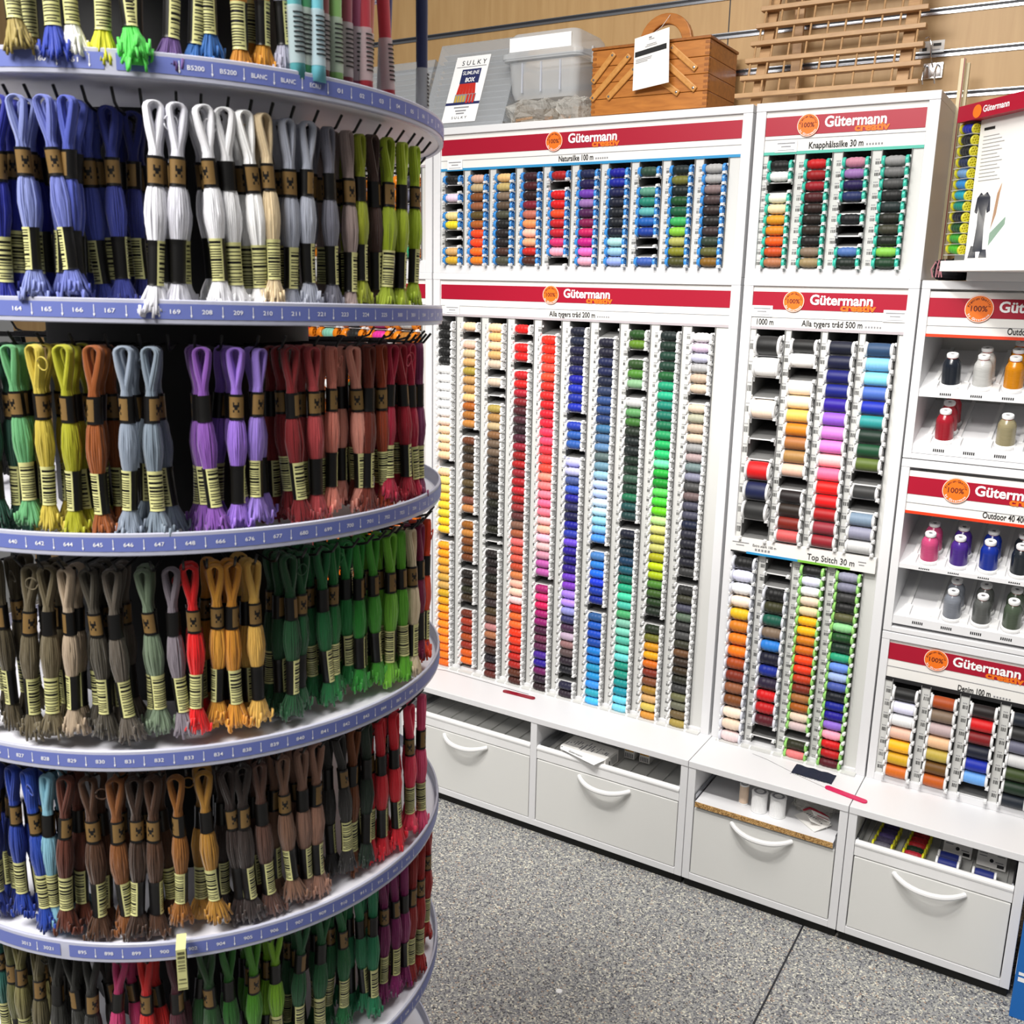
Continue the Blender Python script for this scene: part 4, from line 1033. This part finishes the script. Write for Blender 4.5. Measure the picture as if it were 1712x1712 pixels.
# frosted bobbin cases leaning on the wall
def slim_case(x0, x1, yb, lean_y, h, label, card):
    r = empty('bobbin_case', ((x0+x1)/2, yb, 1.917), label, 'box')
    a = math.atan2(lean_y, h); T = Matrix.Translation((0, yb, 1.9185)) @ Matrix.Rotation(-a, 4, 'X')
    L = math.hypot(lean_y, h)
    pp = lambda mb, nm, mt: adopt(mb.build(nm, mt), r)
    mb = MB().box(x0, x1, 0.004, 0.0055, 0, L, 0, T); mb.box(x0, x1, 0.045, 0.0465, 0.02, L, 0, T); mb.box(x0, x0+0.0015, 0.004, 0.0465, 0.02, L, 0, T); mb.box(x1-0.0015, x1, 0.004, 0.0465, 0.02, L, 0, T); mb.box(x0, x1, 0.004, 0.0465, L-0.0015, L, 0, T)
    pp(mb, 'shell', ['shell'])
    mb = MB()
    for k in range(int(L/0.018)-1): mb.box(x0+0.012, x1-0.012, 0.010, 0.040, 0.02+k*0.018, 0.0215+k*0.018, 0, T)
    pp(mb, 'inner_rib', ['frost'])
    if card:
        c = adopt(MB().box(card[0], card[1], 0.0024, 0.0036, card[2], card[3], 0, T).build('paper_card', ['white_ink']), r)
        w_, h_ = card[1]-card[0], card[3]-card[2]; X = lambda u: card[0]+u*w_; Z = lambda v: card[3]-v*h_
        M.setdefault('navy', mat('navy_print', '262c5c', 0.5)); M.setdefault('thread_red', mat('red_print', 'c42c20', 0.5)); M.setdefault('thread_yel', mat('yellow_print', 'c8a43c', 0.5))
        mb = MB()
        mb.box(X(.26), X(.82), 0.0020, 0.0024, Z(.42), Z(.20), 1, T)                       # blue block
        for q in range(6): mb.add([(X(.24+.095*q), .0018, Z(.58)), (X(.33+.095*q), .0018, Z(.58)), (X(.35+.08*q), .0018, Z(.42)), (X(.27+.08*q), .0018, Z(.42))], [(0, 1, 2, 3)], 2, T)
        mb.box(X(.22), X(.84), .0020, .0024, Z(.70), Z(.58), 4, T)
        for q in range(4): mb.box(X(.24+.08*q), X(.29+.08*q), .0017, .0020, Z(.70), Z(.60), 3, T)
        for q in range(3): mb.box(X(.58+.09*q), X(.64+.09*q), .0017, .0020, Z(.72), Z(.59), 2, T)
        mb.box(X(.0), X(1.0), .0021, .0024, Z(.74), Z(.70), 1, T)
        put_text(mb, 'S U L K Y', X(.2), 0.0018, Z(.135), 0.020, 'LEFT', 0.004, w_*0.72, 0, T)
        mb.box(X(.06), X(.94), .0021, .0024, Z(.165), Z(.158), 0, T)
        put_text(mb, 'SLIMLINE', X(.30), 0.0016, Z(.285), 0.016, 'LEFT', 0.008, w_*0.48, 5, T)
        put_text(mb, 'BOX', X(.42), 0.0016, Z(.395), 0.018, 'LEFT', 0.03, w_*0.28, 5, T)
        for u0, u1, v in ((.28, .72, .77), (.34, .66, .82), (.38, .62, .86)): mb.box(X(u0), X(u1), .0021, .0024, Z(v+.02), Z(v), 4, T)
        put_text(mb, 'S U L K Y', X(.28), 0.0018, Z(.95), 0.010, 'LEFT', 0.004, w_*0.45, 0, T)
        o = mb.build('card_print', ['dark_ink', 'navy', 'thread_red', 'thread_yel', 'grey_ink', 'white_ink']); o.parent = c
    return r
slim_case(-1.745, -1.475, 2.335, 0.105, 0.245, 'frosted bobbin case with a printed paper card, leaning beside the clear box', (-1.678, -1.566, 0.022, 0.222))
slim_case(-2.02, -1.775, 2.36, 0.09, 0.215, 'frosted bobbin case without a card, half hidden behind the carousel', None)

# wooden thread rack
rk = empty('thread_rack', (-0.64, 2.44, 1.917), 'wooden thread rack with rows of pegs leaning on the slatted wall', 'rack')
A = lambda o: adopt(o, rk)
rl = 0.10   # lean of the rack towards the wall per metre
RY = lambda z: 2.42+0.30*(z-1.917)
for xb, xt in ((-0.812, -0.800), (-0.482, -0.482)):
    vs = []
    for z, x in ((1.917, xb), (2.36, xt)):
        y = RY(z); vs += [(x-0.013, y, z), (x+0.013, y, z), (x+0.013, y+0.012, z), (x-0.013, y+0.012, z)]
    A(MB().add(vs, [(0,3,2,1), (4,5,6,7), (0,1,5,4), (1,2,6,5), (2,3,7,6), (3,0,4,7)]).build('upright', ['beech'], bevel=0.001))
A(MB().box(-0.765, -0.742, 2.535, 2.547, 1.917, 2.36).build('rear_leg', ['beech'], bevel=0.001))
A(MB().box(-0.81, -0.48, 2.547, 2.557, 2.30, 2.325).build('rear_rail', ['beech'], bevel=0.001))
pegm = MB().lathe([(0.0026, 0), (0.0026, 0.036), (0.0016, 0.0375), (0.0002, 0.0378)], 10).mesh('peg', ['beech'], True)
for i in range(9):
    z = 1.958+0.0405*i; y = RY(z); x0_, x1_ = -0.858+0.006*min(i, 6), -0.442-0.001*i
    rail = A(MB().box(x0_, x1_, y-0.024, y, z-0.0052, z+0.0052).build('rail', ['beech'], bevel=0.001))
    for q in range(10):
        p = bpy.data.objects.new('peg', pegm); COL.objects.link(p); p.parent = rail
        p.location = (x0_+0.018+(x1_-x0_-0.036)*q/9, y-0.013, z+0.005); p.rotation_euler = (-0.25, 0, 0)

# chrome double hook with a price card
hk = empty('wall_hook', (-0.445, WY, 2.04), 'chrome double wall hook holding a small price card beside the wooden rack', 'hook')
A = lambda o: adopt(o, hk)
A(MB().box(-0.468, -0.424, WY-0.006, WY-0.003, 1.995, 2.03).build('plate', ['chrome'], bevel=0.001))
for x in (-0.459, -0.433):
    A(MB().tube([(x, WY-0.006, 2.022), (x, WY-0.03, 2.020), (x, WY-0.05, 2.006), (x, WY-0.055, 1.985), (x, WY-0.045, 1.978)], 0.0022, 8).build('prong', ['chrome'], smooth=True))
A(MB().tube([(-0.447, WY-0.005, 2.02), (-0.447, WY-0.045, 2.035), (-0.448, WY-0.05, 2.062), (-0.455, WY-0.048, 2.078), (-0.463, WY-0.046, 2.076)], 0.0017, 8).build('card_wire', ['chrome'], smooth=True))
c = A(MB().box(-0.474, -0.421, WY-0.042, WY-0.0405, 2.044, 2.070).build('price_card', ['frost']))
o = MB().box(-0.468, -0.458, WY-0.0426, WY-0.042, 2.049, 2.056, 0).box(-0.445, -0.428, WY-0.0426, WY-0.042, 2.058, 2.064, 0).box(-0.45, -0.43, WY-0.0426, WY-0.042, 2.049, 2.051, 1).build('print', ['dark_ink', 'grey_ink']); o.parent = c

# loose shelf profiles standing against the wall
M['cream'] = mat('cream_profile', 'd8cca8', 0.5); M['maroon'] = mat('maroon_line', '8a2030', 0.5)
for i, (x, y, za, zb, w_, nm) in enumerate(((-0.369, 2.50, 1.700, 2.015, 0.0105, 'front'), (-0.360, 2.517, 1.715, 2.008, 0.008, 'rear'))):
    r = MB().box(x-w_/2, x+w_/2, y, y+0.012, Z2 if i else Z2, zb, 0)
    o = r.build('shelf_profile', ['cream'], bevel=0.001)
    tag(o, 'long cream profile with a maroon line standing beside the buttonhole silk case' if i == 0 else 'second cream profile, behind the one with the maroon line', 'shelf profile')
    if i == 0:
        s_ = MB().box(x+w_/2-0.003, x+w_/2-0.001, y-0.0006, y, Z2, zb).build('line', ['maroon']); s_.parent = o

# small counter display turned towards the camera's left
th = radians(-45); PB = Matrix.Translation((-0.317, 2.285, 0)) @ Matrix.Rotation(th, 4, 'Z')
pb = empty('counter_display', (-0.25, 2.25, 1.533), 'small counter display with yellow-ended spools beside a picture of a navy dress', 'counter display')
A = lambda o: adopt(o, pb)
A(MB().box(-0.279, 0.0, 2.268, 2.50, 1.533, 1.5515).build('base_plate', ['laminate'], bevel=0.001))
A(MB().box(-0.004, 0.30, -0.02, 0.12, 1.5515, 1.573, 0, PB).build('foot', ['card'], bevel=0.001))
A(MB().box(0.045, 0.30, 0.0, 0.10, 1.573, 1.868, 0, PB).build('body', ['card']))
A(MB().box(0.0, 0.046, 0.010, 0.10, 1.573, 1.846, 0, PB).build('spool_back', ['panel']))
hd = A(MB().box(0.0, 0.30, -0.022, 0.06, 1.845, 1.876, 0, PB).build('top_sign', ['red'], bevel=0.0005))
mb = MB().lathe([(0.0001, 0), (0.0125, 0)], 24, 'y', 0, PB @ Matrix.Translation((0.058, -0.0226, 1.859)))
put_text(mb, 'Gütermann', 0.075, -0.0226, 1.855, 0.017, 'LEFT', 0.02, 0.072, 1, PB)
o = mb.build('sign_print', ['orange_ink', 'white_ink']); o.parent = hd
M['dress'] = mat('navy_dress', '23283c', 0.6); M['skin'] = mat('tan_print', 'c89e7c', 0.6); M['mint'] = mat('mint_print', '9cc0a8', 0.6)
mb = MB()
def pp_(pts, mi): mb.add([(x, -0.0008, z) for x, z in pts], [tuple(range(len(pts)))], mi, PB)
pp_([(0.048, 1.578), (0.30, 1.578), (0.30, 1.715), (0.048, 1.700)], 4)
pp_([(0.072, 1.705), (0.080, 1.700), (0.090, 1.705), (0.100, 1.695), (0.104, 1.668), (0.095, 1.664), (0.092, 1.672), (0.091, 1.640), (0.095, 1.590), (0.066, 1.590), (0.070, 1.640), (0.069, 1.672), (0.066, 1.664), (0.058, 1.668), (0.062, 1.695)], 0)
pp_([(0.118, 1.700), (0.128, 1.720), (0.122, 1.660), (0.110, 1.630)], 1)
pp_([(0.110, 1.600), (0.150, 1.640), (0.150, 1.655), (0.110, 1.625)], 2)
pp_([(0.054, 1.578), (0.078, 1.578), (0.074, 1.600), (0.060, 1.602)], 0); pp_([(0.086, 1.578), (0.11, 1.578), (0.106, 1.594), (0.090, 1.594)], 0)
mb.box(0.058, 0.088, -0.001, -0.0007, 1.824, 1.829, 3, PB)
for q in range(13): mb.box(0.058, 0.058+0.045+0.02*((q*7) % 5)/5, -0.001, -0.0007, 1.812-q*0.007, 1.8127-q*0.007, 5, PB)
A(mb.build('poster_print', ['dress', 'skin', 'mint', 'dark_ink', 'white_ink', 'grey_ink']))
spY = Spooler('counter_spool', spool_proto('counter_spool', 0.0165, 0.0100, 0.0042, 0.0104, holes=True), 'thread spool')
for i, h in enumerate('13a 112 222 346 8ac 49c 2ab 198 013 263 5a4 6b3'.split()):
    z = 1.832-0.0214*i
    p = PB @ Vector((0.022, -0.006, z))
    sy_ = spY.place(p, h, 'd0c838', cname(h)+' spool with yellow ends, '+ordn(i+1)+' down in the small counter display', 'yellow-ended spools in the counter display', (0.2, 0.12, th))
    sy_.rotation_mode = 'XYZ'
    A(MB().box(0.0, 0.046, -0.018, 0.012, z-0.0124, z-0.0112, 0, PB).build('shelf', ['frost']))
# dark pouch with pink ribbon
M['cloth'] = bump(mat('black_cloth', '16141a', 0.9), 300, 0.4); M['ribbon'] = mat('pink_ribbon', 'b07880', 0.5)
pc = crumple('fabric_pouch', (-0.318, 2.345, 1.556), (0.036, 0.03, 0.022), 9, 'cloth', 'small black fabric pouch with pink ribbon beside the counter display', 'pouch')
for i in range(4):
    x = -0.352+0.006*i
    o = MB().tube([(x, 2.315, 1.540), (x-0.004+0.006*sin(i), 2.312, 1.556), (x+0.004, 2.312, 1.572+0.004*(i % 2)), (x+0.010, 2.316, 1.562), (x+0.008, 2.318, 1.546)], 0.0016, 6).build('ribbon', ['ribbon'], smooth=True); o.parent = pc

# ------------------------------------------------------------------ things on the counter and in the open trays
M['pink'] = mat('pink_plastic', 'd01f58', 0.35); M['darkred'] = mat('dark_red_plastic', '8c0f26', 0.35); M['swatch'] = bump(mat('navy_cloth', '1c2236', 0.9), 500, 0.5)
def strip(p, q, w_, label, m_, z):
    p, q = Vector((*p, z)), Vector((*q, z)); d = (q-p); L = d.length; a = math.atan2(d.y, d.x)
    pts = [(x, y) for x, y in rrect(0, L, -w_/2, w_/2, w_/2-0.0005, 5)]
    mb = MB(); loft(mb, [(pts, 0), (pts, 0.0035)])
    o = mb.build('label_puller', [m_], bevel=0.0006, loc=p); o.rotation_euler = (0, 0, a)
    return tag(o, label, 'tool')
strip((-0.440, 2.193), (-0.340, 2.172), 0.0165, 'pink plastic strip lying across the seam of the counter', 'pink', ZC+0.0004)
strip((-1.372, 2.236), (-1.268, 2.240), 0.015, 'dark red plastic strip at the foot of the ten-column case', 'darkred', ZC+0.0004)
mb = MB(); n = 14
vs = [(-0.529+0.098*i/n, 2.268-0.050*j/4-0.004*i/n, ZC+0.0012+0.0010*sin(i*1.3+j)+0.001) for j in range(5) for i in range(n+1)]
fs = [(j*(n+1)+i, (j+1)*(n+1)+i, (j+1)*(n+1)+i+1, j*(n+1)+i+1) for j in range(4) for i in range(n)]
k0 = len(vs); vs += [(x, y, z-0.0012) for x, y, z in vs]; fs += [tuple(i+k0 for i in reversed(f)) for f in fs]
mb.add(vs, fs)
o = tag(mb.build('fabric_swatch', ['swatch']), 'frayed dark blue cloth swatch on the counter below the narrow case', 'fabric swatch')
for i in range(16):
    x = -0.528+0.0058*i
    if i == 0: fr = MB()
    fr.tube([(x, 2.2185-0.0002*i, ZC+0.0016), (x+rnd.uniform(-.002, .002), 2.2150, ZC+0.0010), (x+rnd.uniform(-.003, .003), 2.2115, ZC+0.0006)], 0.0004, 4)
fr = fr.build('frayed_edge', ['grey_ink']); fr.parent = o
mb = MB().tube([(-0.640, 2.262, ZC+0.0008), (-0.60, 2.252, ZC+0.0008), (-0.50, 2.210, ZC+0.0008), (-0.43, 2.186, ZC+0.0008)], 0.0006, 5)
tag(mb.build('wire_needle', ['chrome']), 'thin bent wire lying on the counter in front of the swatch', 'wire')
o = MB().tube([(-1.625, 2.262, ZC+0.0008), (-1.60, 2.268, ZC+0.0008), (-1.40, 2.262, ZC+0.0008), (-1.30, 2.258, ZC+0.0008)], 0.0005, 5).build('wire_needle', ['dark_ink'])
tag(o, 'thin dark wire lying on the counter along the ten-column case', 'wire')

# opened carton in the second tray
ct = empty('carton', (-1.07, 2.17, 0.2475), 'opened white carton with a loose flap in the open tray below the ten-column case', 'carton')
ctM = Matrix.Translation((-1.137, 2.160, 0.2478)) @ Matrix.Rotation(radians(-4), 4, 'Z')
A = lambda o: adopt(o, ct)
A(MB().box(0, 0.140, 0, 0.072, 0, 0.036, 0, ctM).build('body', ['card'], bevel=0.001))
mb = MB()
for i in range(18): mb.box(0.006+0.0072*i, 0.006+0.0072*i+rnd.uniform(.002, .005), 0.004+rnd.uniform(0, .05), 0.012+rnd.uniform(.002, .05), 0.0361, 0.0363, 0, ctM)
mb.box(0.1401, 0.1403, 0.02, 0.026, 0.008, 0.022, 1, ctM)
for i in range(6): mb.box(0.1401, 0.1403, 0.03+0.006*i, 0.033+0.006*i, 0.006, 0.028, 0, ctM)
A(mb.build('print', ['grey_ink', 'dark_ink']))
fl = MB().add([(0, 0, .036), (.14, 0, .036), (.125, -.034, .030), (.008, -.016, .034), (0, 0, .0352), (.14, 0, .0352), (.125, -.034, .0292), (.008, -.016, .0332)], [(0, 3, 2, 1), (4, 5, 6, 7), (0, 1, 5, 4), (1, 2, 6, 5), (2, 3, 7, 6), (3, 0, 4, 7)], 0, ctM)
f_o = A(fl.build('flap', ['white_ink']))
mb = MB(); vs, fs = text2d('Gütermann', 0.012, 'LEFT', 0.0, 0.045)
mb.add([(0.035+x, -0.018+y*0.9-x*0.10, 0.0348-(x*0.01)+y*0.12) for x, y in vs], fs, 0, ctM); mb.box(0.006, 0.009, -0.008, -0.005, 0.0358, 0.0361, 0, ctM)
o = mb.build('flap_print', ['dark_ink']); o.parent = f_o
M['amber'] = mat('amber_print', 'd89a20', 0.5)
for i, x in enumerate((-0.990, -0.945)):
    o = MB().box(x, x+0.030, 2.255, 2.290, 0.2478, 0.286, 0).build('needle_packet_box', ['card'], bevel=0.0008)
    tag(o, 'small white and amber carton behind the opened carton' if i == 0 else 'small white and amber carton nearer the wooden-edged shelf, in the open tray', 'box')
    mb = MB().box(x+0.002, x+0.028, 2.2542, 2.255, 0.270, 0.284, 0).box(x+0.010, x+0.018, 2.2538, 2.2542, 0.273, 0.281, 1)
    for q in range(5): mb.box(x+0.003+q*0.005, x+0.006+q*0.005, 2.2542, 2.255, 0.252, 0.264, 2)
    p_ = mb.build('print', ['amber', 'dark_ink', 'grey_ink']); p_.parent = o

# pull-out shelf: beige spool tube, two white spools, bags
def can(x, y, r, h, hx, label, nm='big_thread_spool', cap='w'):
    z = 0.2537
    o = MB().lathe([(0.0005, 0), (r, 0), (r*1.03, 0.0012), (r*1.03, 0.003), (r*0.98, 0.0042)], 28).lathe([(r*0.98, h-0.004), (r*1.03, h-0.003), (r*1.03, h-0.001), (r*0.9, h), (r*0.45, h), (r*0.42, h-0.004), (0.0005, h-0.004)], 28).lathe([(r*0.9, 0.003), (r*0.9, h-0.003)], 20).build(nm, ['plastic_w'], smooth=True, loc=(x, y, z))
    t = MB().lathe([(r*0.90, 0.0040), (r*0.985, 0.0046), (r*0.985, h-0.0046), (r*0.9, h-0.004)], 28).build('thread', ['thread'], smooth=True); t.parent = o; t.color = hexc(hx)
    d = MB().lathe([(r*0.5, h+0.0003), (r*0.78, h+0.0003)], 24).build('label_ring', ['grey_ink']); d.parent = o
    return tag(o, label, 'thread spool')
can(-0.589, 2.178, 0.0195, 0.052, 'f4f4f4', 'fat white spool on the pull-out shelf, beside the beige tube')
can(-0.544, 2.180, 0.0195, 0.052, 'f4f4f4', 'fat white spool on the pull-out shelf, beside the plastic bags')
can(-0.632, 2.190, 0.0118, 0.054, 'd8bfa8', 'slim beige spool tube on the pull-out shelf', 'tall_thread_spool')
o = crumple('plastic_bag', (-0.470, 2.255, 0.2790), (0.052, 0.04, 0.0245), 14, 'film', 'clear bag with red print at the back of the pull-out shelf', 'bag')
p_ = MB().tube([(-0.49, 2.215, 0.268), (-0.475, 2.212, 0.280), (-0.45, 2.213, 0.276), (-0.43, 2.216, 0.266)], 0.003, 6).build('red_print', ['darkred']); p_.parent = o
Tb = Matrix.Translation((-0.508, 2.200, 0.2545)) @ Matrix.Rotation(radians(-38), 4, 'Z') @ Matrix.Rotation(radians(10), 4, 'X')
o = tag(MB().box(0, 0.078, 0, 0.050, 0, 0.0015, 0, Tb).build('header_card', ['card']), 'white card lying on the pull-out shelf in front of the bag', 'card')
mb = MB()
for q in range(8): mb.box(0.01+q*0.007, 0.014+q*0.007, 0.028, 0.036, 0.0015, 0.0018, 0, Tb)
p_ = mb.build('print', ['grey_ink']); p_.parent = o
Tc = Matrix.Translation((-0.425, 2.185, 0.2545)) @ Matrix.Rotation(radians(30), 4, 'Z') @ Matrix.Rotation(radians(24), 4, 'Y')
o = tag(MB().box(-0.045, 0.0, 0, 0.022, 0.018, 0.0192, 0, Tc).box(-0.045, 0.0, 0, 0.022, 0.0002, 0.0014, 0, Tc).box(-0.0012, 0, 0, 0.022, 0.0014, 0.018, 0, Tc).build('folded_leaflet', ['card']), 'folded white leaflet with red marks at the end of the pull-out shelf', 'leaflet')
p_ = MB().box(-0.04, -0.02, -0.0004, 0, 0.0185, 0.0190, 0, Tc).box(-0.035, -0.005, 0.003, 0.007, 0.0192, 0.0195, 0, Tc).build('red_marks', ['darkred']); p_.parent = o

# spools in the last open tray
spV = Spooler('tray_spool', spool_proto('tray_spool', 0.0180, 0.0098, 0.0050, 0.0112, holes=False), 'thread spool')
for xc, cols, nm in ((-0.296, '777480 6e6684 6a5a90 64548c 5c4c84', 'purple'), (-0.229, 'b81840 1c4c28 c02030 cc2436 b41c30', 'red')):
    for j, h in enumerate(cols.split()):
        spV.place((xc+0.001*j, 2.172+0.0232*j, 0.2590), h, 'd8d42c', cname(h)+' spool with yellow ends, '+ordn(j+1)+' back in the '+nm+' row of the open tray', 'yellow-ended spools in the open tray')
spW = Spooler('tray_big_spool', spool_proto('tray_big_spool', 0.0190, 0.0125, 0.0055, 0.0140, shape='full'), 'thread spool')
for x, y, nm in ((-0.157, 2.172, 'in front of its twin'), (-0.157, 2.201, 'behind its twin'), (-0.082, 2.172, 'alone in its lane')):
    spW.place((x, y, 0.2617), '1c3c90', 'f0f0f0', 'blue white-ended spool in the open tray, '+nm, 'blue spools in the open tray')
for x, y, nm in ((-0.146, 2.245, 'behind the two blue spools'), (-0.074, 2.235, 'behind the single blue spool')):
    T = Matrix.Translation((x, y, 0.2478)) @ Matrix.Rotation(radians(-30), 4, 'X')
    o = tag(MB().box(-0.030, 0.030, 0, 0.0012, 0, 0.042, 0, T).build('lane_card', ['card']), 'white label card standing '+nm, 'card')
    mb = MB().lathe([(0.0001, 0), (0.0042, 0)], 16, 'y', 0, T @ Matrix.Translation((0, -0.0006, 0.016)))
    for u, v in ((-.026, .028), (-.026, .022), (.010, .028), (.008, .014)): mb.box(u, u+0.016, -0.0005, -0.0001, v, v+0.002, 1, T)
    mb.box(.012, .026, -0.0005, -0.0001, .004, .011, 0, T)
    p_ = mb.build('print', ['dark_ink', 'grey_ink']); p_.parent = o

# a blue carton on the floor past the last drawer, and a scrap of paper
M['bluecard'] = mat('blue_carton', '1868b8', 0.45)
o = tag(MB().box(0.006, 0.24, 2.09, 2.40, 0.0, 0.235).build('carton', ['bluecard'], bevel=0.001), 'blue carton standing on the floor past the last drawer', 'carton')
p_ = MB().box(0.0056, 0.006, 2.095, 2.2, 0.10, 0.103).box(0.012, 0.05, 2.0896, 2.09, 0.09, 0.10).box(0.012, 0.06, 2.0896, 2.09, 0.105, 0.112).build('print', ['white_ink']); p_.parent = o
mb = MB().lathe([(0.0001, 0.0018), (0.006, 0.0016), (0.0075, 0.0004), (0.0075, 0.0)], 9)
tag(mb.build('paper_scrap', ['white_ink'], loc=(-0.842, 1.631, 0.0001)), 'small white scrap lying on the speckled floor', 'scrap')
# the loose end of a band dangling over the rim of the fifth tray
lb = MB()
pA = cpos(-4.26, CR+0.0035, LOW[5]+0.026); pB_ = cpos(-4.26, CR+0.0030, LOW[5]-0.016)
ta_ = Vector((-sin(A0+radians(-4.26)), cos(A0+radians(-4.26)), 0))*0.0042
rad_ = Vector((cos(A0+radians(-4.26)), sin(A0+radians(-4.26)), 0))
nseg = 24
def bandq(t0, t1, u0, u1, off, mi):
    q = [pA.lerp(pB_, t0)+ta_*u0+rad_*off, pA.lerp(pB_, t1)+ta_*u0+rad_*off, pA.lerp(pB_, t1)+ta_*u1+rad_*off, pA.lerp(pB_, t0)+ta_*u1+rad_*off]
    lb.add(q, [(0, 1, 2, 3)], mi)
top_ = cpos(-4.26, 0.262, LOW[5]+0.030)
lb.add([top_-ta_, top_+ta_, pA+ta_, pA-ta_], [(0, 1, 2, 3)], 0)
bandq(0, 1, -1, 1, 0, 0); bandq(0, 1, 1, 1.25, -.0003, 1)
for i in range(20):
    if rnd.random() < .62: bandq(.06+i*.035, .06+i*.035+rnd.choice((.012, .02)), -.75, .75, .0004, 1)
bandq(.82, .835, -.9, .9, .0004, 1); bandq(.95, .965, -.9, .9, .0004, 1)
lb = lb.build('loose_band', ['band_y', 'band_k'])
best = min((o for o in COL.objects if o.name.startswith('floss_skein') and o.parent is None), key=lambda o: (o.location-cpos(-4.0, RR[5], LOW[5]+HANG[5])).length)
bpy.context.view_layer.update()
lb.parent = best; lb.matrix_parent_inverse = best.matrix_world.inverted()
